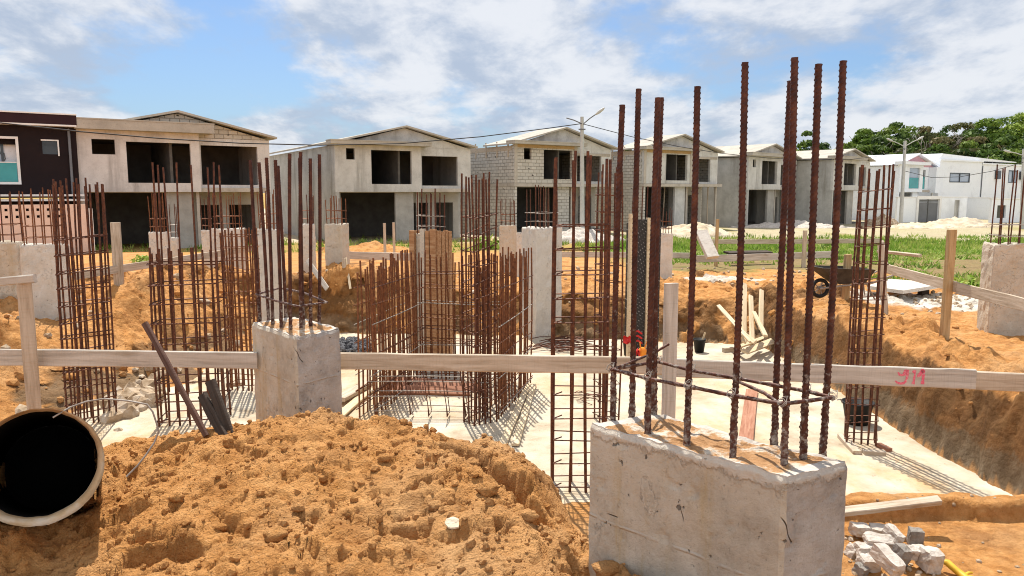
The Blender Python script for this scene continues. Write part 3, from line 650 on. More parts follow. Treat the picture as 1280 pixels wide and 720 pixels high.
# hoop round the bars, splashed with cement
zs = zt0+.20
lp = [(763,461),(809,473),(860,483),(914,494),(978,505),(1041,497),(1008,489),(922,473),(864,463),(822,452),(764,462)]
hp_ = [onz(x, y, zs) for x, y in lp]
def rough_tube(mb, pts, r, n=8, sub=14, seed=0, lump=.5):
    out = []; rs = []
    for a, b_ in zip(pts[:-1], pts[1:]):
        for i in range(sub): out.append(Vector(a).lerp(Vector(b_), i/sub))
    out.append(Vector(pts[-1])); q = np.arange(len(out))
    nz_ = fbm(q*.35, q*0+seed, 400+seed, 3)
    rs = [r*(1+lump*max(0, float(x))) for x in nz_]
    mb.tube(out, rs, n)
mb = MB(); rough_tube(mb, hp_, .0062, seed=2); mb.build('stirrup', 'bar_hoop', t0)
mb = MB(); rough_tube(mb, [onz(925,478,zs), onz(955,491,zs), onz(978,507,zs-.004)], .0055, seed=5); mb.build('hook_bar', 'bar_hoop', t0)
mb = MB(); rough_tube(mb, [onz(764,463,zs), onz(790,452,zs+.015), onz(818,441,zs+.02), onz(836,430,zs+.05)], .0048, seed=7); mb.build('hook_bar', 'bar_hoop', t0)
for (x, y) in lp[:-1]:
    c_ = onz(x, y, zs); mb = MB()
    for k in range(3):
        a = k*1.1; mb.tube([c_+Vector((.014*math.cos(a+j*1.05), .014*math.sin(a+j*1.05), .012*math.sin(j*1.3+k)+.002*j)) for j in range(7)], .0012, 4)
    mb.build('tie_wire', 'tie', t0)

# ---- second column, beyond the heap
zt1 = 2.13
A1 = onz(314,404,zt1); B1 = onz(369,422,zt1); C1 = onz(426,411,zt1); D1 = A1+(C1-B1)
t1 = thing('concrete_column', 'square concrete column stub behind the sand heap, crowned with cement splashed bars', 'concrete column', (B1.x, B1.y, 0))
stub(t1, [A1,B1,C1,D1], zt1, -.2, 'stub', res=.02, nz=60, rough=.006, rim=.014, dip=.014, seed=4, topmat='mortar', sidemat='stubgrey')
S2 = [((326,404),(312,200)),((337,405),(323,203)),((341,410),(333,197)),((351,413),(345,200)),((362,416),(363,192)),((376,413),(376,190)),((380,410),(374,197)),((389,412),(387,198)),((399,409),(399,193)),((357,402),(348,207))]
for i, (b_, tp) in enumerate(S2):
    p0 = onz(*b_, zt1-.03); p0.z -= .03; p1 = at(*tp, p0.y)
    ribbed_bar('rebar', p0, p1, .0118, .017, t1, 'bar_mid', splash=.35, n=8, step=4, seed=20+i)
zs = zt1+.17
mb = MB(); rough_tube(mb, [onz(x, y, zs) for x, y in ((320,368),(345,376),(372,383),(409,378),(380,366),(350,360),(320,368))], .007, seed=12); mb.build('stirrup', 'bar_hoop', t1)

# ------------------------------------------------------------------ reinforcement cages
def bar_mb(p0, p1, r, seed, n=6):
    rn = random.Random(seed); mb = MB(); p0 = Vector(p0); p1 = Vector(p1); L = (p1-p0).length
    a = rn.uniform(-1,1)*.008*L; b = rn.uniform(-1,1)*.008*L; c = rn.uniform(-1,1)*.006*L
    pts = []
    for i in range(7):
        u = i/6; pts.append(p0.lerp(p1, u)+Vector((a*math.sin(3.14*u)+c*u*u, b*math.sin(5*u), 0)))
    mb.tube(pts, r, n); return mb
def ring_mb(pts, r, seed, n=5):
    rn = random.Random(seed); mb = MB()
    P = [Vector(p)+Vector((0,0,rn.uniform(-1,1)*.012)) for p in pts]
    P = P+[P[0]+Vector((.01,.01,.012))]; mb.tube(P, r, n); 
    mb.tube([P[0], P[0]+(P[2]-P[0])*.18+Vector((0,0,.02))], r, n); return mb
def cage(label, cen, rz, w, d, z0, z1, nx, ny, r, levels, mat='bar', smat=None, rs=None, lean=(0,0), tilt=0, group=None, seed=0, tops=None, name='rebar_cage', barname='rebar', ext=.025):
    t = thing(name, label, 'rebar cage', (cen[0],cen[1],z0), 0, group)
    ca, sa = math.cos(rz), math.sin(rz); H = z1-z0; rn = random.Random(seed)
    def W(x, y, z): 
        u = (z-z0)/max(H,.01); return Vector((cen[0]+x*ca-y*sa+lean[0]*u, cen[1]+x*sa+y*ca+lean[1]*u, z))
    pos = [(-w/2+w*i/(nx-1), s*d/2) for i in range(nx) for s in (-1,1)]
    pos += [(s*w/2, -d/2+d*(j+1)/(ny-1)) for j in range(max(0, ny-2)) for s in (-1,1)]
    for i, (x, y) in enumerate(pos):
        zt = z1+rn.uniform(-.07,.05) if tops is None else tops[i % len(tops)]+rn.uniform(-.03,.03)
        x += rn.uniform(-.018,.018)
        bar_mb(W(x,y,z0), W(x,y,zt), r, seed*100+i).build(barname, mat, t)
    for k, z in enumerate(levels):
        e = ext*.7; q = tilt*(1+.5*math.sin(k*2.3))
        ring_mb([W(-w/2-e,-d/2-e,z-q), W(w/2+e,-d/2-e,z+q), W(w/2+e,d/2+e,z+q*1.3), W(-w/2-e,d/2+e,z-q*.7)], rs or r*.55, seed*7+k).build('stirrup', smat or mat, t)
    return t
def lv(z0, z1, st): return list(np.arange(z0, z1, st))
# left pit cage
p = onz(106,530,.03)
cage('leftmost dark cage of vertical bars standing in the pit before the pink boundary wall', (p.x+.02,p.y+.15), R(27), .56, .27, .0, 3.14, 9, 2, .0115, lv(.12,2.6,.21), tilt=.02, seed=1, rs=.0085, lean=(.02,0))
# second cage
p = onz(238,530,.03)
c2 = cage('wide rust brown cage behind the leaning stake, left of the square column stub', (p.x,p.y+.15), R(7), .80, .40, .0, 2.27, 7, 3, .0135, lv(.1,2.3,.25), tilt=.008, seed=2, rs=.009)
ca = [bpy.data.objects[c2.name]]
for i, px in enumerate((189,196.5,204.5,221.5,240,259,267,274)):
    a = at(px+6 if px < 230 else px+3, 330, p.y+.1+.1*(i%2)); tp = at(px, 203+3*(i%3), p.y+.1+.1*(i%2))
    bar_mb((a.x,a.y,.4), tp, .0115, 900+i).build('rebar', 'bar', c2)
# third, thin and rusty, farther back
p = onz(300,492,.03)
cage('slim orange rusty cage on timber packing behind the square column stub', (p.x+.02,p.y+.2), R(-10), .40, .30, .06, 2.45, 6, 4, .0125, lv(.15,2.4,.17), mat='bar_or', seed=3)
# cage right of the core, close
p = onz(691,615,.03)
c7 = cage('large open cage of thick dark bars just left of the nearest column stub', (p.x+.265,p.y+.12), R(-4.5), .50, .26, .0, 3.36, 4, 2, .0155, lv(.10,2.9,.235), rs=.0068, tilt=.008, seed=4)
# slim cage at right by the dirt wall
p = onz(1081,560,.03)
cage('slim tall cage on timber packing near the cut dirt wall at right', (p.x,p.y+.12), R(-24), .32, .22, .07, 3.28, 5, 3, .0112, lv(.14,3.1,.205), tilt=.02, seed=6, rs=.006)
# rods rising behind the nearest column: a second slim cage
p = at(762,300,9.6)
cage('narrow cage half hidden behind the left bars of the nearest column', (p.x,9.7), R(10), .26, .20, .0, 3.30, 4, 2, .012, lv(.1,3.0,.22), seed=8)
# the lift core: U of starter bars, tall corner cage and low mat in front
def pxz(px, py): return onz(px, py, .03)
FL = pxz(459,521); BL = Vector((-1.52,11.9,.03)); FRp = Vector((-.30,9.75,.03)); BR = Vector((.16,11.55,.03))
core = thing('rebar_core', 'dense rusty U shaped thicket of wall starter bars in the middle of the pit', 'rebar cage', (FL.x,FL.y,0))
rn = random.Random(9)
def wing(a, b_, nb, z1, th, seed, mat):
    d = (b_-a).normalized(); nrm = Vector((d.y,-d.x,0))
    for i in range(nb):
        for s in (0,1):
            q = a.lerp(b_, (i+.25*s*rn.random())/(nb-1)) + nrm*th*(s-.5) + Vector((rn.uniform(-.015,.015), rn.uniform(-.015,.015), 0))
            bar_mb((q.x,q.y,0), (q.x+rn.uniform(-.02,.02),q.y,z1+rn.uniform(-.10,.10)), .013, seed*50+i*2+s).build('rebar', mat, core)
    for k, z in enumerate((.10,.14,.34,.38,.58,.66,.84,1.02,1.25,1.5,1.72)):
        for s in (0,1):
            q0 = a.copy(); q1 = b_.copy(); o_ = nrm*(th*(s-.5)*1.25); e_ = d*.06
            mb = MB(); mb.tube([q0+o_-e_+Vector((0,0,z+rn.uniform(-.02,.02))), (q0+q1)/2+o_+Vector((0,0,z+rn.uniform(-.02,.02))), q1+o_+e_+Vector((0,0,z+rn.uniform(-.02,.02)))], .0075, 5)
            mb.build('cross_bar', 'bar_or' if k % 2 else ('bar' if k % 4 else 'tie'), core)
wing(FL, BL, 18, 2.06, .20, 1, 'bar_or'); wing(BL+Vector((.12,0,0)), BR+Vector((-.2,.1,0)), 12, 2.0, .2, 2, 'bar_or'); wing(FRp, BR, 18, 2.12, .24, 3, 'bar_or')
mat_ = thing('rebar_mat', 'low mat of paired bars with leaning links before the rusty bar thicket', 'rebar mat', (FL.x,FL.y,0))
for k, z in enumerate((.10,.30,.50)):
    for s in (0,1):
        o_ = Vector((.03,-.07+.16*s,z+.03*s)); mb = MB(); mb.tube([FL+o_, (FL+FRp)/2+o_+Vector((0,0,.012)), FRp+o_], .0068, 5); mb.build('cross_bar', 'tie', mat_)
for i in range(5):
    q = FL.lerp(FRp, .36+.15*i)
    ring_mb([q+Vector((0,-.09,.05)), q+Vector((.02,.11,.05)), q+Vector((-.05,.11,.66)), q+Vector((-.07,-.09,.66))], .0062, 70+i).build('stirrup', 'bar', mat_)
p = pxz(602,533)
cage('tall slanting-hooped cage rising from the right corner of the bar thicket', (p.x-.02,p.y+.18), R(35), .34, .22, .0, 3.22, 5, 3, .0130, lv(.1,2.9,.20), tilt=.05, seed=12, rs=.0075)

# formwork column inside the core
p = at(541,460,12.9)
fc = thing('formwork_column', 'column boxed in orange brown formwork boards behind the rusty bar thicket', 'formwork', (p.x,p.y,0), R(-28))
mb = MB(); mb.box(-.22,.22,-.20,.20,0,2.30); mb.build('concrete_shaft', 'stubtan', fc, world=False)
for i, (x0, w) in enumerate(((-.265,.10),(-.05,.09),(.06,.07),(.15,.10))):
    mb = MB(); mb.box(x0,x0+w,-.265,-.205,.0,2.36+.03*(i%2)); mb.build('formwork_board', 'woodor' if i != 1 else 'stubtan', fc, world=False)
for i, (y0, w) in enumerate(((-.22,.11),(-.09,.10),(.03,.08),(.13,.09))):
    mb = MB(); mb.box(.225,.275,y0,y0+w,.0,2.36-.02*(i%2)); mb.build('formwork_board', 'woodor', fc, world=False)
for i, (y0, w) in enumerate(((-.20,.14),(.0,.14))):
    mb = MB(); mb.box(-.275,-.225,y0,y0+w,.0,2.35); mb.build('formwork_board', 'woodor', fc, world=False)
for i in range(10):
    x = -.18+.09*(i%5); y = -.14 if i < 5 else .14
    bar_mb((x,y,2.28),(x+.01,y,3.0+.06*math.sin(i*2)),.011,600+i).build('rebar','bar',fc,world=False)
for z in (2.42,2.6): ring_mb([(-.19,-.15,z),(.19,-.15,z),(.19,.15,z),(-.19,.15,z)], .007, int(z*10)).build('stirrup','tie',fc,world=False)
# black film-faced formwork column
p = at(798,440,13.6)
ff = thing('formwork_column', 'column shutter of black film faced plywood with repeated pale print, seen between the near bars', 'formwork', (p.x,p.y,0), R(12))
mb = MB(); mb.box(-.215,.02,-.22,-.19,.05,2.52); mb.build('plywood_panel','film',ff,world=False)
mb = MB(); mb.box(.06,.29,-.22,-.19,.05,2.50); mb.build('plywood_panel','film',ff,world=False)
mb = MB(); mb.box(-.2,.27,-.185,.2,0,2.45); mb.build('plywood_panel','film',ff,world=False)
for x0, m_ in ((-.30,'woodnew'),(.022,'woodnew')):
    mb = MB(); mb.box(x0,x0+.05 if x0 > 0 else x0+.085,-.26,-.16,0,2.62 if x0 < 0 else 2.55); mb.build('formwork_stud', m_, ff, world=False)
for i in range(6):
    x = -.15+.09*i; bar_mb((x,.05,2.4),(x+.01,.05,3.1),.011,650+i).build('rebar','bar',ff,world=False)
# ------------------------------------------------------------------ farther cast columns
def far_stub(label, px0, px1, ytop, Y, zb, dep, rz, mat, nb=0, ybar=None, step=0, rings=True, seed=0, w=None):
    a = at(px0, ytop, Y); b = at(px1, ytop, Y); w = w or (b.x-a.x)/max(.3, math.cos(rz)+.0); c = Vector(((a.x+b.x)/2, Y+dep/2, 0))
    ca, sa = math.cos(rz), math.sin(rz)
    if px1 > px0 and abs(rz) > .05:      # keep the seen width when the column is turned
        w = max(.12, ((b.x-a.x)-abs(dep*sa))/abs(ca))
    K = [(c.x+x*ca-y*sa, c.y+x*sa+y*ca) for x, y in ((-w/2,-dep/2),(w/2,-dep/2),(w/2,dep/2),(-w/2,dep/2))]
    t = thing('concrete_column', label, 'concrete column', (c.x,c.y,zb))
    zt = a.z
    stub(t, K, zt, zb-.4, mat, res=.05, nz=22, rough=.014, rim=.035, dip=.02, seed=seed)
    if nb:
        H = zat(ybar, Y)
        for i in range(nb):
            u = (i//2)/(max(1,(nb-1)//2)); x = -w*.40+w*.80*u; y = (-.32 if i % 2 else .32)*dep
            q = Vector((c.x+x*ca-y*sa, c.y+x*sa+y*ca, zt-.05)); k = .05*math.sin(i*3.7+seed)
            bar_mb(q, (q.x+.02*math.sin(i*5.1), q.y, H+k), .0105, seed*31+i, 5).build('rebar', 'bar_or' if seed % 2 else 'bar', t)
        if rings:
            for z in (.12,.30):
                q = [Vector((c.x+x*ca-y*sa, c.y+x*sa+y*ca, zt+z)) for x, y in ((-w*.43,-dep*.38),(w*.43,-dep*.38),(w*.43,dep*.38),(-w*.43,dep*.38))]
                ring_mb(q, .007, seed+int(z*100)).build('stirrup', 'tie' if seed in (34,42,46) else 'bar_or', t)
    return t
far_stub('stepped pale concrete column at the left edge behind the leftmost cage', 19, 76, 306, 12.3, .55, .34, R(24), 'stubpale', 10, 238, seed=31)
far_stub('squat pale concrete block cut by the left picture edge, with thin bars on top', -34, 19, 303, 12.9, 1.2, .4, R(6), 'stubtan', 8, 243, seed=32)
far_stub('slim pale column behind the wide rust brown cage, left of a shorter one', 184, 207, 290, 17.6, .5, .3, R(5), 'stubpale', 8, 243, seed=33)
far_stub('short pale post like column with a little ladder of grey bars on top', 209, 220, 297, 18.2, .6, .2, 0, 'stubpale', 4, 257, seed=34)
far_stub('broad pale column with thin rusty bars, before the open garage of the leftmost raw house', 263, 302, 286, 18.4, .6, .3, R(4), 'stubpale', 10, 243, seed=35)
far_stub('narrow pale column edge standing just left of the broad pale one', 251, 261, 288, 19.6, .6, .3, 0, 'stubpale', 4, 246, seed=36)
far_stub('white column seen through the bars of the square column stub', 318, 352, 287, 14.8, .3, .3, R(12), 'stubpale', 8, 240, seed=37)
far_stub('white column seen right of the bars of the square column stub', 373, 392, 280, 17.8, .6, .3, R(10), 'stubpale', 6, 246, seed=38)
far_stub('tan column with a timber prop leaning at its foot, left of the rusty bar thicket', 404, 433, 280, 17.2, .4, .34, R(-16), 'stubtan', 10, 247, seed=39)
far_stub('tan column standing by the grass before the bare block house', 624, 646, 282, 21, .6, .35, R(-5), 'stubtan', 8, 250, seed=40)
far_stub('tall broad pale column rising from the pit right of the rusty bar thicket', 652, 704, 285, 15.4, -.1, .55, R(32), 'stubpale', 12, 234, seed=42)
far_stub('low pale block left behind the tall broad pale column', 646, 660, 291, 19.5, .6, .3, 0, 'stubpale', seed=43)
far_stub('pale column standing in the orange soil between the near bars and the green grass', 822, 842, 292, 19.2, .6, .3, R(8), 'stubpale', 6, 262, seed=44)
far_stub('stained concrete column with splashed bars at the right picture edge', 1247, 1323, 306, 11.6, .60, .42, R(-10), 'stubtan', 12, 208, seed=46)

# ------------------------------------------------------------------ timber
def plank(label, p0, p1, w, t, mat, face=None, group=None, name='timber_plank', cat='plank', **k):
    return tag(beam(name, p0, p1, w, t, mat, face=face, **k), label, cat, group)
ZB = 1.9
plank('pale horizontal rail board running from the left edge to the square column stub', onz(-260,445.5,ZB), onz(322,450.5,ZB), .112, .027, 'woodgrey', name='rail_board', cat='rail board', seg=14)
plank('knotty horizontal rail board between the square column stub and the nearest bars', onz(423,451,ZB), onz(842,457.2,ZB), .112, .027, 'wood', name='rail_board', cat='rail board', seg=14)
rb = plank('grey horizontal rail board with pink spray marks, right of the nearest bars', onz(838,459.3,ZB-.004), onz(1219,474,ZB), .116, .027, 'woodgrey', name='rail_board', cat='rail board', seg=14)
plank('darker short rail board butted to the pink marked one at the right edge', onz(1219.5,475.5,ZB-.01), onz(1560,489,ZB-.01), .108, .024, 'wood', name='rail_board', cat='rail board')
# the sprayed marks on the board
mw = ROOTM[rb.name]; inv = mw.inverted()
def mark(pts, ws):
    V = []; P2 = []
    for x, y in pts:                                   # photo pixel -> point on the face of the board
        px, py = 1100+x/16, 450+y/16; d = ray(px, py); o_ = inv @ Vector((0,0,CAMZ)); dd = inv.to_3x3() @ d
        s_ = 1 if o_.y > 0 else -1; k = (s_*.0149-o_.y)/dd.y; P2.append(o_+dd*k)
    rn = random.Random(len(pts)); Q = []; W = []
    for a, b_, wa, wb in zip(P2[:-1], P2[1:], ws[:-1], ws[1:]):
        for i in range(6): Q.append(a.lerp(b_, i/6)); W.append((wa+(wb-wa)*i/6)*rn.uniform(.75,1.15))
    Q.append(P2[-1]); W.append(ws[-1])
    for i, (q, w_) in enumerate(zip(Q, W)):
        d = (Q[min(i+1,len(Q)-1)]-Q[max(i-1,0)]); n_ = Vector((-d.z,0,d.x)).normalized()*w_
        V += [q+n_, q-n_]
    return V, [(2*i,2*i+1,2*i+3,2*i+2) for i in range(len(Q)-1)]
mb = MB(); k_ = .0058
for pts, ws in (([(365,245),(385,290),(430,305),(480,290),(510,240),(540,195)], (.9,1.1,1.2,1.3,2.0,1.9)),
                ([(545,195),(545,270),(540,350),(520,420),(470,465),(400,470),(345,450),(305,415)], (1.9,1.6,1.3,1.3,1.3,1.2,1.1,.6)),
                ([(655,215),(690,235),(715,245)], (1.3,2.2,1.4)), ([(705,250),(690,330),(675,420),(660,485)], (.9,1.0,1.2,1.5)),
                ([(740,320),(775,315),(810,265),(850,215),(885,200)], (1.0,1.7,1.5,2.4,1.6)), ([(820,245),(885,245)], (2.2,1.8)), ([(872,205),(868,300),(860,390),(848,485)], (1.9,1.5,1.5,1.7))):
    V, Fc = mark(pts, [w*k_ for w in ws]); mb.add(V, Fc)
pm_ = mb.build('painted_mark', 'pinkpaint', rb, world=False)
# posts
def post(label, px, ytop, Y, w, t, mat, pyb=None, lean=0, zb=None, cat='post', name='timber_post', face=None):
    a = at(px, ytop, Y); z0 = (zb if zb is not None else gz(a.x, Y)-.25) 
    return plank(label, (a.x+lean*0, Y, z0), (a.x+lean, Y, a.z), w, t, mat, face=face or Vector((.25,-1,0)), name=name, cat=cat)
post('rough pale post carrying the left end of the rail board beside the pipe', 30, 352, 4.88, .085, .06, 'wood', zb=1.2, face=Vector((.55,-.85,0)))
post('white post standing behind the nearest column, its top cut at a slant', 839, 354, 4.36, .086, .03, 'woodgrey', zb=.3)
plank('short board end nailed across the top of the post by the pipe', at(-40,356,4.95), at(44,348,4.82), .055, .03, 'woodgrey')
post('tall grey post against the dark garage, crossed by the far left rail', 144, 278, 13.7, .16, .09, 'wood')
plank('long thin rail running back across the orange bank at left', at(92,345,12.6), at(330,308,19.0), .14, .03, 'wood', cat='rail board', name='rail_board')
plank('long flat rail behind the tan column, along the far rim of the pit', at(424,319,18.9), at(545,322,18.9), .19, .03, 'woodgrey', cat='rail board', name='rail_board')
plank('far rail lying along the back of the orange soil, left of the green grass', at(700,318,22.6), at(862,319.5,22.4), .17, .03, 'woodgrey', cat='rail board', name='rail_board')
plank('far rail lying along the front of the green grass', at(866,324,21.6), at(1040,318,22.6), .20, .03, 'woodgrey', cat='rail board', name='rail_board')
plank('brown rail farther back, crossing the grass before the grey houses', at(890,302,28.5), at(1100,301,29), .17, .03, 'wood', cat='rail board', name='rail_board')
post('left one of two pale sticks before the second house garage', 480.5, 279, 19.3, .07, .05, 'wood')
post('right one of two pale sticks before the second house garage', 492, 278, 21.5, .07, .05, 'wood')
post('short grey stake against the tan column', 430, 323, 16.7, .085, .04, 'wood')
plank('pale lath propped beside the short grey stake', at(432,322,16.9), at(438,361,16.4), .05, .02, 'woodnew')
plank('bleached plank sliding down the bank behind the square column stub', at(384,325,16.9), at(409,361,16.2), .11, .03, 'woodgrey')
post('slim post on the grass between the near bars', 897, 274, 22.6, .09, .06, 'woodpost')
post('pale stake by the far rail, seen between the rightmost near bars', 1006.5, 288, 22.2, .12, .06, 'wood')
post('ochre post at the end of the far rail beside the wheelbarrow', 1060, 318, 14.6, .13, .08, 'woodpost')
post('thick post, ochre above and grey below, holding the right hand rail', 1190, 287, 10.2, .115, .07, 'woodpost')
plank('bleached prop leaning behind the slim tall cage', (at(1111,400,12.0).x, 12.0, .6), at(1101,306,12.2), .10, .035, 'wood')
plank('thin brace behind the bleached prop', at(1103,301,13.2), at(1110,340,12.6), .05, .03, 'wood')
plank('rail board curving past the ochre post, left half', at(1099,333,12.7), at(1196,359,10.1), .15, .028, 'wood', face=Vector((-1,-.1,0)), cat='rail board', name='rail_board')
plank('rail board past the right edge column, streaked with green paint', at(1196.5,360,10.09), at(1300,386,8.5), .155, .028, 'wood', face=Vector((-1,-.1,0)), cat='rail board', name='rail_board')
plank('dirty plank lying on the grass with a broken block at its end', at(1098,314,20.5), at(1150,319.5,19.2), .12, .07, 'wood', face=Vector((0,-.3,1)))
# two green paint dabs on the rail by the right column
a_ = onz(1480,486,ZB); plank('grey post carrying the far right end of the front rail, outside the view', (a_.x,a_.y-.04,-.2), (a_.x,a_.y-.04,2.1), .085, .05, 'wood', name='timber_post', cat='post')
# lumber against the back bank
G = 'fresh offcuts piled against the dirt bank'
def lum(lab, a, b_, w=.09, t=.04, m_='woodnew', face=None): plank(lab, a, b_, w, t, m_, face=face, group=G)
lum('tallest fresh upright plank leaning on the dirt bank', at(930,428,13.3), at(931,355,14.6))
lum('middle upright plank of the fresh offcuts', at(940,424,13.2), at(938.5,370,14.3))
lum('rightmost upright plank of the fresh offcuts', at(951,412,13.6), at(952,363,14.6))
lum('slanting short plank between the upright offcuts', at(957,420,13.0), at(942,390,13.9), .085)
lum('long lath sloping down from the left to the fresh offcuts', at(898,382,14.6), at(939,427,12.9), .075)
lum('lower lath lying under the sloping one at the offcut pile', at(922,412,13.5), at(944,428,12.8), .08)
lum('flat plank lying across the front of the offcut pile', onz(922,434,.16), onz(958,421,.16), .09, .035, face=Vector((0,-.5,1)))
lum('wide flat plank with a dark underside pointing at the rightmost bars', onz(930,440,.18), onz(982,420,.22), .17, .03, face=Vector((0,-.4,1)))
lum('stubby block of wood left of the offcut pile', onz(904,438,.07), onz(926,436,.07), .09, .07, 'wood')
lum('thin strip of wood lying right of the double bars', onz(985,446,.1), onz(1015,432,.1), .08, .03, face=Vector((0,-.5,1)))
# boards lying on the floor
plank('left one of two pale planks lying on the concrete floor beside the bar thicket', onz(628,556,.055), onz(660,480,.055), .10, .03, 'woodnew', face=Vector((0,0,1)))
plank('right one of two pale planks lying on the concrete floor beside the bar thicket', onz(644,556,.055), onz(667,481,.055), .09, .03, 'woodnew', face=Vector((0,0,1)))
plank('pinkish plank lying on the concrete floor behind the nearest column', onz(931,560,.055), onz(940,488,.055), .17, .03, 'woodred', face=Vector((0,0,1)))
plank('lower red stained plank lying behind the bar mat', onz(478,487,.10), onz(588,489,.10), .16, .05, 'woodred', face=Vector((0,-.7,1)))
plank('upper red stained plank lying behind the bar mat', onz(483,476,.12), onz(600,484,.10), .18, .05, 'woodred', face=Vector((0,-.6,1)))
plank('dark edged plank lying right of the square column stub', onz(424,499,.12), onz(462,478,.12), .18, .06, 'wood', face=Vector((0,-.2,1)))
plank('fresh plank lying in front of the dark edged plank', onz(424,520,.06), onz(464,486,.06), .14, .035, 'woodnew', face=Vector((0,0,1)))
plank('left packing timber under the slim tall cage', onz(1052,545,.05), onz(1072,567,.05), .10, .06, 'wood', face=Vector((0,0,1)))
plank('short front packing timber under the slim tall cage', onz(1079,566,.05), onz(1106,567,.05), .09, .07, 'wood', face=Vector((0,0,1)))
plank('reddish packing timber poking out right of the slim tall cage', onz(1098,556,.05), onz(1112,563,.05), .07, .05, 'woodred', face=Vector((0,0,1)))
plank('packing timber under the slim orange cage', onz(283,481,.05), onz(304,480,.05), .12, .08, 'wood', face=Vector((0,0,1)))
plank('dark edged loose board jutting over the end of the concrete floor', onz(1050,640,.24), onz(1174,625,.33), .085, .05, 'wood', face=Vector((-.1,-.35,1)), name='loose_board', cat='board')
# stakes and rod stuck in the heap
plank('long rusty stake leaning left out of the sand heap', at(181,404,4.0), at(258,545,3.8), .030, .026, 'stake', name='stake', cat='stake')
plank('taller of two black stakes stuck in the sand heap', at(263,476,3.95), at(288,545,3.85), .052, .03, 'wooddk', name='stake', cat='stake')
plank('shorter of two black stakes stuck in the sand heap', at(253,494,3.95), at(281,548,3.82), .050, .03, 'wooddk', name='stake', cat='stake')
mb = MB(); mb.tube([at(*q) for q in ((66,522,2.95),(88,509,3.0),(108,502,3.0),(130,498.5,3.0),(160,501,3.0),(184,505.5,3.0),(191,515,3.0),(196,530,3.0),(198,540,3.0),(193,553,2.99),(183,568,2.96),(172,582,2.93),(158,596,2.9))], .0036, 6)
tag(mb.build('bent_wire', 'tie'), 'thin bent wire arching from the pipe into the sand heap', 'wire')

# ------------------------------------------------------------------ pipe on the heap
pc = PIPE_C; axd = PIPE_A; Ro = .226
pt = thing('cement_pipe', 'wide pipe with a black mouth lying on the left of the sand heap', 'pipe', (pc.x,pc.y,pc.z-Ro))
sd = axd.cross(Vector((0,0,1))).normalized(); ud = sd.cross(axd)
def ringp(c_, r, wob=0, n=72): return [c_+(sd*math.cos(a)+ud*math.sin(a))*(r+wob*perlin(np.array([math.cos(a)*5+9]), np.array([math.sin(a)*5]), 500)[0]) for a in [2*math.pi*i/n for i in range(n)]]
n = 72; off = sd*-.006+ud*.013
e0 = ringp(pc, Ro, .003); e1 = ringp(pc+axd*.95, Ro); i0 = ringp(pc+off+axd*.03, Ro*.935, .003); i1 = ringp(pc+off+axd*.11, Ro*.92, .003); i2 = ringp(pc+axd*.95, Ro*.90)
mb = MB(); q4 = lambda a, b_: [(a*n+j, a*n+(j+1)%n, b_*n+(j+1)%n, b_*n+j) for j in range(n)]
mb.add(e1+e0+i0+i1, q4(0,1)+q4(1,2)+q4(2,3), 0, True); mb.build('pipe_shell', 'pipe', pt)  # lip ring kept pale to stand for light caught inside the mouth
mb = MB(); mb.add(i1+i2, q4(0,1)+[tuple(range(2*n-1,n-1,-1))], 0, True); mb.build('dark_inside', 'pipe_shade', pt)

# ------------------------------------------------------------------ broken blocks, lower right
def brick(label, px, py, size, rot, mat='rubble', z=None, seed=0, group='broken blocks beside the nearest column'):
    rn = random.Random(seed); p = onz(px, py, z if z is not None else .12)
    sx, sy, sz = [q_*.84 for q_ in size]; k = 5
    V = []; Fc = []; Mx = Matrix.Rotation(rot[2],3,'Z') @ Matrix.Rotation(rot[1],3,'Y') @ Matrix.Rotation(rot[0],3,'X')
    bm_v = {}
    def vid(i, j, l):
        if (i,j,l) not in bm_v:
            q = Vector(((i/k-.5)*sx, (j/k-.5)*sy, (l/k-.5)*sz))
            ex = sum(c_ in (0,k) for c_ in (i,j,l))
            q *= 1-(.03 if ex == 2 else .06 if ex == 3 else 0)
            nn = perlin(np.array([q.x*14+seed*3.3]), np.array([q.y*14+q.z*17]), 600+seed)[0]
            q += q.normalized()*nn*.010+Vector((rn.uniform(-1,1),rn.uniform(-1,1),rn.uniform(-1,1)))*.004
            bm_v[(i,j,l)] = len(V); V.append(p+Mx @ q)
        return bm_v[(i,j,l)]
    for a in range(k):
        for c_ in range(k):
            for s in (0,k):
                f1 = (vid(s,a,c_),vid(s,a+1,c_),vid(s,a+1,c_+1),vid(s,a,c_+1)); Fc.append(f1 if s else f1[::-1])
                f1 = (vid(a,s,c_),vid(a,s,c_+1),vid(a+1,s,c_+1),vid(a+1,s,c_)); Fc.append(f1 if s else f1[::-1])
                f1 = (vid(a,c_,s),vid(a+1,c_,s),vid(a+1,c_+1,s),vid(a,c_+1,s)); Fc.append(f1 if s else f1[::-1])
    me = bpy.data.meshes.new('broken_block'); me.from_pydata([tuple(v_-p) for v_ in V], [], Fc); me.materials.append(M[mat]); me.update()
    o = bpy.data.objects.new('broken_block', me); COL.objects.link(o); o.location = p; return tag(o, label, 'broken block', group)
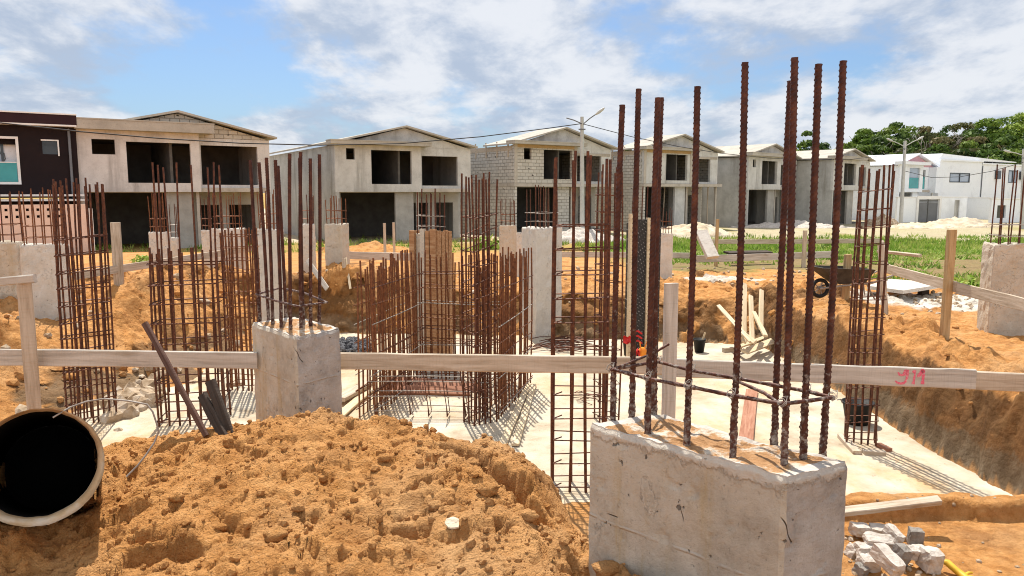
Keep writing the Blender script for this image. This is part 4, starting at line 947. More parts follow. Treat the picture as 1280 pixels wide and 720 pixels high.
BR_ = [('long white block tilted towards the viewer in the middle of the rubble',1109,699,(.13,.30,.13),(.35,.1,.35),'rubble',.20),
 ('white block at the right front of the rubble, beside the yellow glove',1163,700,(.16,.16,.20),(.15,.1,.2),'rubble',.12),
 ('dark grey hollow block standing at the back of the rubble',1144,672,(.13,.10,.19),(.1,.05,-.2),'rubblegrey',.10),
 ('squarish block at the left front of the rubble',1086,703,(.18,.14,.12),(.2,.1,.1),'rubble',.08),
 ('ragged grey block right of the long tilted one',1126,695,(.12,.14,.20),(.2,.2,.3),'rubblegrey',.12),
 ('wavy topped white slab across the upper rubble',1098,676,(.26,.13,.09),(.35,.08,-.1),'rubble',.17),
 ('white block lying against the corner of the nearest column',1075,662,(.17,.13,.11),(.1,.1,.2),'rubble',.12),
 ('flat white piece at the top of the rubble',1099,663,(.18,.14,.08),(.1,.05,-.2),'rubble',.11),
 ('slanted white piece leaning at the top right of the rubble',1117,668,(.10,.20,.11),(.3,.2,.25),'rubble',.16),
 ('small pale piece behind the right front block',1152,690,(.16,.13,.09),(.1,.2,.3),'rubble',.09),
 ('pale lump low at the left of the rubble',1068,690,(.13,.12,.12),(.3,.3,.3),'rubble',.07),
 ('half buried lump at the left rubble edge',1076,712,(.10,.11,.09),(.3,.1,.6),'rubblegrey',.05),
 ('rounded pale piece under the wavy slab',1081,688,(.18,.13,.12),(.15,.1,.1),'rubble',.11),
 ('small pale chip in front of the grey hollow block',1139,690,(.10,.10,.10),(.3,.2,.2),'rubble',.16)]
for i, (lab, px, py, s_, rt, mm, z) in enumerate(BR_): brick(lab, px, py, s_, rt, mm, z, 50+i)
mb = MB(); q = [onz(*a) for a in ((1176,701,.10),(1184,703,.11),(1194,712,.07),(1204,720,.05),(1212,727,.05))]
mb.tube(q, [.016,.028,.026,.030,.022], 8); mb.tube([q[3],q[3]+Vector((.07,-.03,.0)),q[3]+Vector((.13,-.02,-.01))], [.016,.015,.010], 6); mb.tube([q[3],q[3]+Vector((.06,.03,.01)),q[3]+Vector((.10,.05,0))], [.014,.012,.008], 6)
tag(mb.build('work_glove', 'yellow'), 'crumpled yellow glove on the sand beside the rubble', 'glove')
mb = MB(); rnd = random.Random(77)
for i in range(700):                       # small stones and crumbs of block strewn about
    if i < 240: x, y = rnd.uniform(1.2,5.2), rnd.uniform(4.5,7.6); r = rnd.uniform(.006,.022)
    elif i < 330: p = onz(rnd.gauss(1105,35), rnd.gauss(690,20), .05); x, y = p.x, p.y; r = rnd.uniform(.01,.04)
    elif i < 520: x, y = rnd.uniform(-9,9), rnd.uniform(15.5,22); r = rnd.uniform(.02,.07)
    elif i < 620: p = onz(rnd.gauss(1175,30), rnd.gauss(378,6), .8); x, y = p.x, p.y; r = rnd.uniform(.015,.06)
    else: x, y = rnd.uniform(-9,-4.8), rnd.uniform(9,15); r = rnd.uniform(.03,.11)
    chunk(mb, (x,y,gz(x,y)+r*.2), r, rnd, flat=.8)
tag(mb.build('rubble_debris', 'stone'), kind='stuff')
mb = MB()                                  # grey gravel by the thicket and the pale lumps of the left bank
for i in range(500):
    p = onz(rnd.uniform(424,462), rnd.uniform(428,443), .05); chunk(mb, (p.x,p.y,.03+.12*rnd.random()), rnd.uniform(.02,.05), rnd)
tag(mb.build('gravel', 'gravel'), kind='stuff')
mb = MB()
for i in range(46):
    px = rnd.uniform(135,205); py = 512-(px-135)*.42+rnd.uniform(-26,4); p = onz(px, py, .2); z = gz(p.x, p.y); chunk(mb, (p.x,p.y,z+.05), rnd.uniform(.06,.19), rnd)
tag(mb.build('bank_rubble', 'stone'), kind='stuff')

# leaning slab fragment, raised sheet, far bits
sl = beam('concrete_fragment', at(891,322,21.0), at(876,289,21.6), .36, .12, 'stubpale', face=Vector((.25,-1,.2))); tag(sl, 'pale slab fragment leaning by the far rail before the grass', 'concrete fragment')
mb = MB(); ztp = 1.10; q = [onz(1084,357,ztp), onz(1129,363,ztp), onz(1186,354,ztp), onz(1112,348.5,ztp)]
lo = [p_-Vector((0,0,.07)) for p_ in q]; mb.add(q+lo, [(0,1,2,3),(7,6,5,4)]+[(i,i+4,(i+1)%4+4,(i+1)%4) for i in range(4)])
sh = thing('site_board', 'white topped sheet resting over a dark gap behind the ochre post', 'panel', (q[1].x,q[1].y,.8)); mb.build('panel', 'stubpale', sh)
mb = MB(); mb.box(q[1].x-.5,q[1].x-.38,q[1].y+.12,q[1].y+.3,.7,ztp-.075); mb.build('packing_block', 'wooddk', sh); mb = MB(); mb.box(q[2].x-.6,q[2].x-.45,q[2].y-.1,q[2].y+.08,.7,ztp-.075); mb.build('packing_block', 'wooddk', sh)
plank('dark flat board lying behind the far rail on the grass', at(908,316,23.2), at(962,315,23.6), .35, .06, 'wooddk', face=Vector((0,-.1,1)))
mb = MB(); rn = random.Random(3)
for i in range(26):
    p = onz(rn.uniform(656,700), rn.uniform(424,440), .06); a = rn.uniform(-.6,.6); L = rn.uniform(.4,1.1); d = Vector((math.cos(a),math.sin(a)*.8,.03))*L
    mb.tube([p, p+d*.5+Vector((0,0,rn.uniform(0,.12))), p+d], .009, 5)
tag(mb.build('scrap_rebar', 'bar'), 'tangle of scrap bars lying on the floor right of the rusty bar thicket', 'scrap bars')
mb = MB(); rn = random.Random(8)
for i in range(9):
    p = onz(rn.uniform(715,745), rn.uniform(487,503), .05); a = rn.uniform(-.8,.5); d = Vector((math.cos(a),math.sin(a),.0))*rn.uniform(.1,.3)
    mb.tube([p, p+d*.5+Vector((0,0,.02)), p+d], .006, 5)
tag(mb.build('wire_scraps', 'bar'), 'short bent wire scraps on the concrete floor inside the large open cage', 'wire scraps')

# ------------------------------------------------------------------ buckets and bits
def bucket(label, px, pyb, r, h, mat, z=.03, handle=True, extra=None):
    p = onz(px, pyb, z); t = thing('bucket', label, 'bucket', p)
    mb = MB(); n = 24; rg = lambda rr, zz: [(p.x+rr*math.cos(2*math.pi*i/n), p.y+rr*math.sin(2*math.pi*i/n), p.z+zz) for i in range(n)]
    rings = [rg(.02,.0),rg(r*.72,0),rg(r*.97,h*.9),rg(r*1.06,h*.91),rg(r*1.06,h),rg(r*.97,h),rg(r*.70,.02),rg(.02,.02)]
    mb.add(sum(rings, []), [(k*n+i, k*n+(i+1)%n, (k+1)*n+(i+1)%n, (k+1)*n+i) for k in range(7) for i in range(n)], 0, True); mb.build('bucket_body', mat, t)
    if handle:
        mb = MB(); mb.tube([(p.x-r*1.05,p.y,p.z+h*.93),(p.x-r*1.25,p.y-.02,p.z+h*1.12),(p.x-r*1.5,p.y-.03,p.z+h*1.1)], .008, 6); mb.build('handle', 'tie', t)
    return t, p
bucket('black rubber bucket behind the slim tall cage', 1071, 529, .19, .29, 'black')
b2, p = bucket('small black bucket with a pale stick beside the white slanted post', 874, 440, .115, .25, 'black', handle=False)
plank('pale stick standing in the small black bucket', (p.x+.01,p.y,.1), (p.x+.10,p.y,.40), .03, .02, 'woodnew', name='stick', cat='stick')
bucket('dark bucket at the foot of the black formwork column', 785, 444, .10, .26, 'black', handle=False)
def rag(label, px, py, Y, s, mat, name, cat):
    p = at(px, py, Y); mb = MB(); rn = random.Random(int(px)); V = []; k = 7
    for i in range(k):
        for j in range(k): V.append(p+Vector(((i/6-.5)*s, rn.uniform(-.04,.04)*1.2, (j/6-.5)*s*.8+.02*math.sin(i*2+j)+rn.uniform(-.015,.015))))
    V += [v_+Vector((0,.02,0)) for v_ in V]
    Fc = [(i*k+j,i*k+j+1,(i+1)*k+j+1,(i+1)*k+j) for i in range(k-1) for j in range(k-1)]
    mb.add(V, Fc+[tuple(49+q_ for q_ in f[::-1]) for f in Fc], 0, True); return tag(mb.build(name, mat), label, cat)
rag('red rag hooked on the black formwork column', 785, 425, 12.9, .16, 'redcloth', 'red_rag', 'rag')
mb = MB()
for k in range(3): mb.tube([at(792,415+6*k,13.25), at(797,413.5+6*k,13.1), at(802,417+6*k,13.25)], .018, 6)
tag(mb.build('red_strap', 'redcloth'), 'red strap wound round the stud of the black formwork column', 'strap')
mb = MB(); p = at(803,440,12.6); mb.tube([p+Vector((0,0,-.10)),p+Vector((0,0,-.04)),p+Vector((0,0,.04)),p+Vector((0,0,.08))], [.05,.075,.07,.03], 12); mb.tube([p+Vector((-.03,0,.05)),p+Vector((-.045,0,.17))], .011, 6); mb.tube([p+Vector((.03,0,.05)),p+Vector((.10,0,.24))], .011, 6)
tag(mb.build('orange_container', 'orange'), 'orange container with two spouts at the foot of the black formwork column', 'container')
rag('crimson rag lying beside the orange container', 796, 441, 12.5, .10, 'redcloth', 'red_rag', 'rag')

# ------------------------------------------------------------------ wheelbarrow
wp = at(1054,372,14.3); gzb = gz(wp.x, wp.y); wb = thing('wheelbarrow', 'dark wheelbarrow parked on the orange soil by the ochre post', 'wheelbarrow', (wp.x,wp.y,max(gzb,wp.z)), R(8))
mb = MB()
top = [(-.62,-.30,.60),(.40,-.36,.56),(.40,.36,.56),(-.62,.30,.60)]; bot = [(-.20,-.18,.28),(.30,-.22,.30),(.30,.22,.30),(-.20,.18,.28)]
ti = [(x*.95+.0,y*.94,z+.002) for x,y,z in top]; bi = [(x,y*.94,z+.015) for x,y,z in bot]
mb.add(top+bot+ti+bi, [(0,4,5,1),(1,5,6,2),(2,6,7,3),(3,7,4,0),(4,7,6,5),(8,9,13,12),(9,10,14,13),(10,11,15,14),(11,8,12,15),(12,13,14,15),(0,1,9,8),(1,2,10,9),(2,3,11,10),(3,0,8,11)])
mb.build('tray', 'barrowblack', wb, world=False)
for s in (-1,1):
    mb = MB(); mb.tube([(-.52,s*.06,.19),(-.15,s*.20,.25),(.40,s*.26,.30),(.85,s*.28,.46)], .018, 8); mb.build('handle', 'tie', wb, world=False)
    mb = MB(); mb.tube([(.30,s*.25,.29),(.48,s*.25,.0),(.60,s*.25,.0),(.55,s*.27,.36)], .014, 8); mb.build('leg', 'tie', wb, world=False)
mb = MB(); mb.tube([(-.48+.155*math.cos(2*math.pi*i/24),0,.19+.155*math.sin(2*math.pi*i/24)) for i in range(25)], .036, 8, cap=False); wh = mb.build('wheel', 'black', wb, world=False)
mb = MB(); mb.tube([(-.48,-.05,.19),(-.48,.05,.19)], .03, 10)
for i in range(5): a = 2*math.pi*i/5; mb.tube([(-.48,0,.19),(-.48+.14*math.cos(a),0,.19+.14*math.sin(a))], .010, 5)
mb.build('hub', 'tie', wh, world=False)

pcx = at(566,686,2.80); mb = MB(); rn = random.Random(21); zc_ = float(mound_z(np.array([pcx.x]), np.array([pcx.y]))[0])
P_ = [(pcx.x+.036*math.cos(a)*rn.uniform(.6,1.1), pcx.y+.032*math.sin(a)*rn.uniform(.6,1.1), zc_+.012+.012*math.sin(a)) for a in [k*.785 for k in range(8)]]
mb.add(P_+[(x,y,z-.005) for x,y,z in P_], [tuple(range(8)), tuple(range(15,7,-1))]+[(i,i+8,(i+1)%8+8,(i+1)%8) for i in range(8)])
tag(mb.build('plaster_chip', 'sandpile'), 'flat white plaster chip lying on the front of the sand heap', 'plaster chip')
# ------------------------------------------------------------------ houses
L_, W1, DP = 8.6, 5.15, 12.5
def gable_roof(h, x0, x1, y0, y1, ze, zp, th, mat, name='roof', over=.3):
    xm = (x0+x1)/2; sl = (zp-ze)/(xm-x0); a = x0-over; b = x1+over; za = ze-sl*over
    mb = MB(); mb.prism([(a,za),(xm,zp),(b,za),(b,za+th),(xm,zp+th),(a,za+th)], y0, y1)
    return mb.build(name, mat, h, world=False)
def house(label, px, d, a, style, zb=.1, fas=(5.62,5.86), peak=6.72, win=((.65,1.15,4.8,5.42),(2.1,4.55,3.45,5.36)), bayop=(W1+.22,7.72,3.38,5.12), wall=None, side=None, ground=True, cat='house', fx=(-.35,W1+.45), props=0, zo=0.0, gab=None, dep=DP):
    p = at(px, 250, d); h = thing('unfinished_house' if style != 'white' else 'white_house', label, cat, (p.x, p.y, zo), R(a))
    wall = wall or {'plaster':'render','block':'block','white':'whitewall'}[style]; side = side or {'plaster':'sidewall','block':'block','white':'whitewall'}[style]
    zf = 3.0 if style != 'block' else 3.22
    B = lambda: MB()
    mb = B(); mb.wall(0, W1, zf, fas[0], 0, .2, win); mb.box(W1-.2, W1, .2, .5, zf, fas[0]); f = mb.build('facade', wall, h, world=False)
    mb = B(); mb.wall(W1, L_, zf, 5.60, .42, .60, (bayop,)); mb.build('balcony_wall', gab if (gab and style == 'block') else wall, h, world=False)
    # side and rear walls
    mb = B(); mb.box(-.012, .2, .2, dep, -.4, 5.60); mb.box(0, .2, .0, .2, -.4, 3.0); mb.build('side_wall', side, h, world=False)
    mb = B(); mb.box(L_-.2, L_+.012, .60, dep, 2.98, 5.58); mb.box(L_-.2, L_, 1.9, dep, -.4, 2.98); mb.build('side_wall', side, h, world=False)
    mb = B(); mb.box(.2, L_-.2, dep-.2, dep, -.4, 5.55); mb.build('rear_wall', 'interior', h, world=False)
    # ground floor behind the overhang
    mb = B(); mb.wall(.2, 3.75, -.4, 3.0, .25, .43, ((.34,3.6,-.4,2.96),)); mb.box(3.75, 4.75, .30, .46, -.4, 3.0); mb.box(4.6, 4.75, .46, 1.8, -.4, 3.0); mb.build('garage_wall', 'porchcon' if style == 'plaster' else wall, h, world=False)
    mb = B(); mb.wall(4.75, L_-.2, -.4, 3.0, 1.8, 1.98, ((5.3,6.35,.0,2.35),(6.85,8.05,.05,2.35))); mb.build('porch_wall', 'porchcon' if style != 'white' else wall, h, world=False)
    mb = B(); mb.box(.2 if style != 'block' else -.04, L_-.2 if style != 'block' else L_+.04, .22 if style != 'block' else -.05, dep-.22, 3.0, 3.21); mb.build('floor_slab', 'bandcon', h, world=False)
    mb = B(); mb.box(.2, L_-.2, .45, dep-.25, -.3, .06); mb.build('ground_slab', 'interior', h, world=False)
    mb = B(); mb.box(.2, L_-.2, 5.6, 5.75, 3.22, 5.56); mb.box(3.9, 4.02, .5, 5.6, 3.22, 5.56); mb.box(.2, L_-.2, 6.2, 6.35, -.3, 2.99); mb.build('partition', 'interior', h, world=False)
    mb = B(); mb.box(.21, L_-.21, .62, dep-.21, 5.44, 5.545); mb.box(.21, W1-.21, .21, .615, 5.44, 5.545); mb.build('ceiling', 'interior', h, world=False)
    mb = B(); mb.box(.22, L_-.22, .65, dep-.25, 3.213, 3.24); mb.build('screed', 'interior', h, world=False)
    for x in (5.05, L_-.12):
        mb = B(); mb.box(x-.07, x+.07, .38, .52, -.4, 3.0); mb.build('porch_post', 'bandcon' if style != 'white' else wall, h, world=False)
    rp = random.Random(int(px))
    for k in range(props):
        x = 3.4+k*(L_-3.8)/max(1,props-1) + rp.uniform(-.2,.2); y = .9+rp.uniform(0,.7); mb = B(); mb.tube([(x,y,-.2),(x+rp.uniform(-.15,.15),y,2.99)], .05, 6); mb.build('timber_prop', 'wood', h, world=False)
    # roof
    mb = B(); mb.prism([(.0,5.58),(L_,5.58),(L_/2,peak-.03)], .42, .58); mb.build('gable', gab or (wall if style != 'white' else 'pinkwall'), h, world=False)
    r = gable_roof(h, 0, L_, .02, 3.2 if style == 'block' else dep+.3, 5.72, peak, .10, 'roofcon' if style != 'white' else 'whitewall')
    mb = B(); mb.box(fx[0], fx[1], -.55, .418, fas[0], fas[1]-.06); mb.box(fx[0]-.02, fx[1]+.02, -.57, .41, fas[1]-.057, fas[1]); mb.build('canopy_slab', 'roofcon' if style != 'white' else 'whitewall', h, world=False)
    if style == 'block':
        for x in (.0, W1-.22):
            mb = B(); mb.box(x-.02, x+.22, -.035, -.003, 3.23, fas[0]); mb.build('concrete_pillar', 'bandcon', h, world=False)
        mb = B(); mb.box(.22, W1-.24, -.03, -.004, fas[0]-.20, fas[0]-.003); mb.build('ring_beam', 'woodpost', h, world=False)
        mb = B(); mb.box(-.05, -.014, .2, DP-.3, 3.23, 3.42) if False else mb.box(-.04, -.014, .3, DP-.3, 5.30, 5.58)
        for k in range(9): mb.box(-.055, -.016, .6+k*1.3, .72+k*1.3, 4.9, 5.9)
        mb.build('formwork_board', 'wood', h, world=False)
        mb = B(); mb.box(W1+.2, L_-.1, .385, .417, 5.12, 5.3); mb.build('ring_beam', 'bandcon', h, world=False)
    return h
H1 = house('leftmost raw house with cream render and a block gable, joined to the dark brown house', 99.5, 34, 34, 'plaster', fas=(5.75,6.22), peak=6.72, wall='renderpink', side='renderpink', gab='block', fx=(-.04,5.75), win=((.62,1.55,4.68,5.35),(2.0,4.75,3.42,5.28)), bayop=(W1+.15,8.0,3.35,5.25))
H2 = house('grey rendered raw house with a long blank side wall and black garage, second from left', 420, 42.5, 30, 'plaster', dep=17.5)
H3 = house('bare grey blockwork house directly behind the street lamp', 643, 49, 35, 'block', zo=.35, fas=(5.68,5.90), peak=6.85, gab='render', props=9, win=((.75,1.35,4.75,5.45),(2.35,4.75,3.5,5.4)))
H4 = house('smaller bare blockwork house seen between the near bars, right of the street lamp', 804, 55, 36, 'block', zo=.40, fas=(5.62,5.84), peak=6.8, wall='render', gab='render', props=5, win=((2.3,4.6,3.45,5.35),))
H5 = house('smooth grey rendered house right of the second blockwork house', 934, 62, 42, 'plaster', zo=.2, fas=(5.70,5.98), peak=6.75)
H6 = house('grey rendered house next to the first white house', 1040, 66, 43, 'plaster', zo=.15, fas=(5.68,5.95), peak=6.6)
H7 = house('white two storey house with teal balcony glass and a pinkish gable', 1122.5, 77, 38, 'white', fas=(5.75,6.05), peak=6.85, win=((2.1,4.4,3.35,5.45),), bayop=(W1+.3,W1+1.5,3.3,5.3))
mb = MB(); mb.box(2.12,4.38,.08,.12,3.36,4.45); mb.build('balcony_glass','teal',H7,world=False)
mb = MB(); mb.box(W1+.32,W1+1.48,.48,.52,3.32,4.6); mb.build('balcony_glass','teal',H7,world=False)
mb = MB(); mb.box(2.12,4.38,.15,.18,4.46,5.44); mb.build('window_pane','winglass',H7,world=False)
mb = MB(); mb.box(L_-1.2,L_+.6,-.35,.40,2.9,5.6); mb.build('pilaster','whitewall',H7,world=False)
# dark finished house at the far left
p = at(101.5, 250, 33.9); H0 = thing('dark_house', 'finished dark brown house with white framed window and teal balcony glass, at the left edge', 'house', (p.x,p.y,0), R(34))
mb = MB(); mb.wall(-7, -.02, 2.75, 5.86, 0, .2, ((-4.6,-2.28,3.42,5.22),(-1.32,-.76,4.62,5.18))); mb.build('facade','darkhouse',H0,world=False)
mb = MB(); mb.box(-7,-.02,.9,8,-.4,2.6); mb.box(-7,-.02,.21,8,5.0,5.85); mb.box(-.22,-.02,.2,8,2.6,5.0); mb.build('ground_storey','darkhouse',H0,world=False)
mb = MB(); mb.box(-7.2,0,-.42,.3,5.87,6.28); mb.build('parapet','maroon',H0,world=False)
mb = MB(); mb.box(-7.2,.01,-.46,.4,6.283,6.34); mb.box(-7.2,-.02,-.44,-.0,5.80,5.866); mb.build('flashing','white',H0,world=False)
mb = MB()
for a in ((-4.7,-2.28,-.05,.35,5.22,5.32),(-2.28,-2.18,-.05,.35,3.32,5.32),(-4.7,-2.28,-.05,.35,3.32,3.42)): mb.box(*a)
w0 = mb.build('balcony_frame','white',H0,world=False)
mb = MB(); mb.box(-4.6,-2.28,.42,.50,3.42,5.22); mb.build('inner_wall','whitewall',w0,world=False)
mb = MB(); mb.box(-4.5,-2.75,.39,.415,3.43,4.95); mb.build('window_pane','winglass',w0,world=False)
mb = MB(); mb.box(-4.6,-2.30,-.03,.0,3.43,4.22); mb.build('balcony_glass','teal',w0,world=False)
mb = MB(); mb.box(-4.6,-2.29,-.045,.012,4.222,4.262); mb.build('rail','white',w0,world=False)
mb = MB(); mb.box(-2.82,-2.72,.36,.388,3.43,4.98); mb.box(-4.5,-2.72,.36,.388,4.95,5.05)
rn = random.Random(4)
for i in range(26):
    x = rn.uniform(-4.4,-2.9); z = rn.uniform(3.5,4.8); mb.tube([(x,.375,z),(x+rn.uniform(-.3,.3),.375,z+rn.uniform(.15,.5)),(x+rn.uniform(-.35,.35),.375,min(4.95,z+rn.uniform(.4,.7)))], .014, 4)
mb.build('grille','darkglass',w0,world=False)
mb = MB(); mb.box(-1.34,-.74,.10,.14,4.6,5.2); wn = mb.build('window_pane','darkglass',H0,world=False)
mb = MB(); mb.box(-1.36,-.70,-.06,-.003,5.185,5.24); mb.box(-.755,-.70,-.06,-.003,4.55,5.182); mb.build('window_frame','white',wn,world=False)
mb = MB(); mb.tube([(-.30,-.08,2.7),(-.30,-.08,5.55),(-.30,.05,5.72)], .055, 8); mb.build('downpipe','greymetal',H0,world=False)
mb = MB(); mb.box(-7,.18,-1.0,.0,2.82,2.90); mb.box(-7,.18,-1.02,-.002,2.62,2.70); mb.build('porch_canopy','white',H0,world=False)
# boundary wall of the dark house
a = at(-60,300,27.5); b = at(112,300,30.2); dv = Vector((b.x-a.x,b.y-a.y,0)); ang = math.atan2(dv.y,dv.x); LW = dv.length
bw = thing('boundary_wall', 'pinkish boundary wall with two rows of small holes, behind the leftmost cage', 'wall', (a.x,a.y,0), ang)
mb = MB(); ops = [(x, x+.10, z, z+.10) for x in np.arange(.3,LW-.3,.34) for z in (2.02,2.28)]
mb.wall(0, LW, .2, 2.52, 0, .16, ops); mb.build('masonry','fencewall',bw,world=False)
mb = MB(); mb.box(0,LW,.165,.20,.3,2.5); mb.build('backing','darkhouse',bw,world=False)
mb = MB(); mb.box(LW+.01,LW+.17,-.03,.19,.2,2.35); mb.build('pillar','white',bw,world=False)
# long white houses at right
def wallhouse(label, pxa, da, pxb, db, z1, wins, mat='whitewall', dep=8, roof=None, name='white_house'):
    a = at(pxa,250,da); b = at(pxb,250,db); dv = Vector((b.x-a.x,b.y-a.y,0)); an = math.atan2(dv.y,dv.x); Lw = dv.length
    h = thing(name, label, 'house', (a.x,a.y,0), an)
    def u(px):                                        # where a photo column meets the wall line
        r = ray(px,250); k = (a.x*dv.y-a.y*dv.x)/(r.x*dv.y-r.y*dv.x); return (Vector((r.x*k,r.y*k,0))-Vector((a.x,a.y,0))).dot(dv)/Lw
    ops = [(u(w[0]),u(w[1]),w[2],w[3]) for w in wins]
    mb = MB(); mb.wall(0, Lw, -.3, z1, 0, .2, ops); mb.build('wall', mat, h, world=False)
    mb = MB(); mb.box(0,.2,.2,dep,-.3,z1); mb.box(Lw-.2,Lw,.2,dep,-.3,z1); mb.box(.2,Lw-.2,dep-.2,dep,-.3,z1); mb.build('wall', mat, h, world=False)
    mb = MB(); mb.box(-.15,Lw+.15,-.15,dep+.1,z1+.003,z1+.16); mb.build('roof', 'whitewall', h, world=False)
    for o_ in ops:
        mb = MB(); mb.box(o_[0],o_[1],.06,.10,o_[2],o_[3]); w_ = mb.build('window','winglass',h,world=False)
        mb = MB(); x0,x1,z0,z1_ = o_; f_ = .10
        mb.box(x0,x1,-.03,.05,z1_-f_,z1_); mb.box(x0,x1,-.03,.05,z0,z0+f_); mb.box(x0,x0+f_,-.03,.05,z0+f_,z1_-f_); mb.box(x1-f_,x1,-.03,.05,z0+f_,z1_-f_); mb.box((x0+x1)/2-f_/2,(x0+x1)/2+f_/2,-.03,.05,z0+f_,z1_-f_)
        mb.build('window_frame','darkglass',w_,world=False)
    return h, Lw, u
H8, l8, u8 = wallhouse('long white house with a wide black framed window, right of the pink gabled house', 1172, 83, 1224, 88, 6.35, ((1185,1210,4.05,5.1),))
mb = MB(); mb.prism([(0,6.52),(l8+9,6.52),(l8+9,6.6),(1.0,7.15)], .3, 6); mb.build('roof','whitewall',H8,world=False)
H9, l9, u9 = wallhouse('bluish white house with dark cooling units at the right edge', 1224.5, 88.5, 1300, 98, 6.15, ((1258,1269,4.1,5.6),))
for px in (1243,1273):
    x = u9(px); mb = MB(); mb.box(x-.4,x+.4,-.35,-.01,4.5,5.5); mb.build('cooling_unit','darkglass',H9,world=False)
mb = MB(); mb.tube([(.05,-.06,.2),(.05,-.06,6.0)], .05, 6); mb.build('downpipe','greymetal',H9,world=False)
# white boundary walls and gate
def fence(label, pxa, da, pxb, db, z1, ops=(), mat='whitewall', top=None):
    a = at(pxa,250,da); b = at(pxb,250,db); dv = Vector((b.x-a.x,b.y-a.y,0)); an = math.atan2(dv.y,dv.x); Lw = dv.length
    h = thing('boundary_wall', label, 'wall', (a.x,a.y,0), an)
    def u(px):
        r = ray(px,250); k = (a.x*dv.y-a.y*dv.x)/(r.x*dv.y-r.y*dv.x); return (Vector((r.x*k,r.y*k,0))-Vector((a.x,a.y,0))).dot(dv)/Lw
    mb = MB(); mb.wall(0, Lw, -.3, z1, 0, .22, [(u(o[0]),u(o[1]),o[2],o[3]) for o in ops]); mb.build('masonry', mat, h, world=False)
    mb = MB(); mb.box(-.04,Lw+.04,-.04,.26,z1+.002,z1+.10); mb.build('coping', 'white', h, world=False)
    return h, Lw, u
F1, lf, uf = fence('white front wall around the grey gate of the pink gabled house', 1122, 73, 1209, 75.5, 2.45, ((1148,1173.5,-.3,2.3),(1193.5,1200,.4,2.2)))
mb = MB(); mb.box(uf(1145.5),uf(1176),-.12,-.003,2.32,2.62); mb.box(uf(1145.5),uf(1147.9),-.12,-.003,-.3,2.318); mb.box(uf(1173.6),uf(1176),-.12,-.003,-.3,2.318); mb.build('gate_surround','white',F1,world=False)
mb = MB(); mb.box(uf(1193.5),uf(1200),.12,.16,.4,2.2); mb.build('niche','sidewall',F1,world=False)
g = at(1160,250,74); gt = thing('metal_gate', 'grey sheet metal double gate in the white front wall', 'gate', (F1.location.x,F1.location.y,0), F1.rotation_euler.z)
xm = (uf(1148)+uf(1173.5))/2
mb = MB(); mb.box(uf(1148)+.04,xm-.03,.06,.11,.0,2.0); mb.box(uf(1148)+.04,xm-.03,.06,.11,2.06,2.26); mb.build('gate_leaf','greymetal',gt,world=False)
mb = MB(); mb.box(xm+.05,uf(1173.5)-.04,.06,.11,.0,2.0); mb.box(xm+.05,uf(1173.5)-.04,.06,.11,2.06,2.26); mb.build('gate_leaf','greymetal',gt,world=False)
mb = MB(); mb.box(xm-.028,xm+.048,.04,.13,-.1,2.29); mb.build('gate_post','darkglass',gt,world=False)
F2, _, _ = fence('pinkish white wall set back between the front wall and the right edge', 1209.5, 82, 1246, 80, 2.35, (), 'whitewall')
F3, lf3, uf3 = fence('white wall with a black square opening, behind the bars of the right edge column', 1240, 72, 1300, 74, 2.3, ((1247.5,1258.5,.55,1.75),))
mb = MB(); mb.box(uf3(1246.5),uf3(1259.5),.16,.20,.5,1.8); mb.build('shutter','darkglass',F3,world=False)
# ------------------------------------------------------------------ piles of sand and rubble along the street
def pile(label, px, py, Y, w, dep, h, mat, name, seed, cat):
    c_ = at(px, py, Y); zb = gz(c_.x, c_.y); t = thing(name, label, cat, (c_.x,c_.y,zb))
    gx_ = np.linspace(-1.15,1.15,60); X_, Y_ = np.meshgrid(gx_, gx_)
    rr = np.hypot(X_, Y_)+.22*fbm(X_*1.8+seed, Y_*1.8, 700+seed, 4)
    Z_ = h*np.clip(1-rr,-.2,1)**1.0*(1+.25*fbm(X_*3+seed,Y_*3,710+seed,3)) + .5*lumps(X_*w/2+seed*9, Y_*dep/2, .35, 720+seed, .6)*(rr < 1) if True else 0
    Z_ = np.where(rr > 1, -.15, Z_)
    grid_mesh('heap', c_.x+X_*w/2, c_.y+Y_*dep/2, zb+Z_, mat, parent=t); return t
pile('long pale sand pile in front of the smaller blockwork house', 866, 289, 50, 6.5, 4.0, .85, 'sandpile', 'sand_pile', 1, 'sand pile')
pile('pointed pale sand pile before the grey gate', 1196, 281, 64, 7.0, 4, .75, 'sandpile', 'sand_pile', 2, 'sand pile')
pile('low wide sand pile left of the pointed one by the gate', 1150, 284, 62, 6.0, 4, .35, 'sandpile', 'sand_pile', 3, 'sand pile')
pile('white rubble heap at the porch of the bare block house', 722, 296, 43, 5.5, 3.0, .8, 'rubble', 'rubble_pile', 4, 'rubble pile')
pile('low white rubble heap by the first grey rendered house', 990, 283, 62, 9, 3.0, .5, 'rubble', 'rubble_pile', 5, 'rubble pile')
pile('low ochre soil heap before the black garage', 462, 309, 33, 4.5, 3.0, .35, 'soil', 'soil_pile', 6, 'soil pile')
pile('grey rubble heap beside the white house corner', 1103, 280, 68, 3.0, 2.2, .9, 'stone', 'rubble_pile', 7, 'rubble pile')

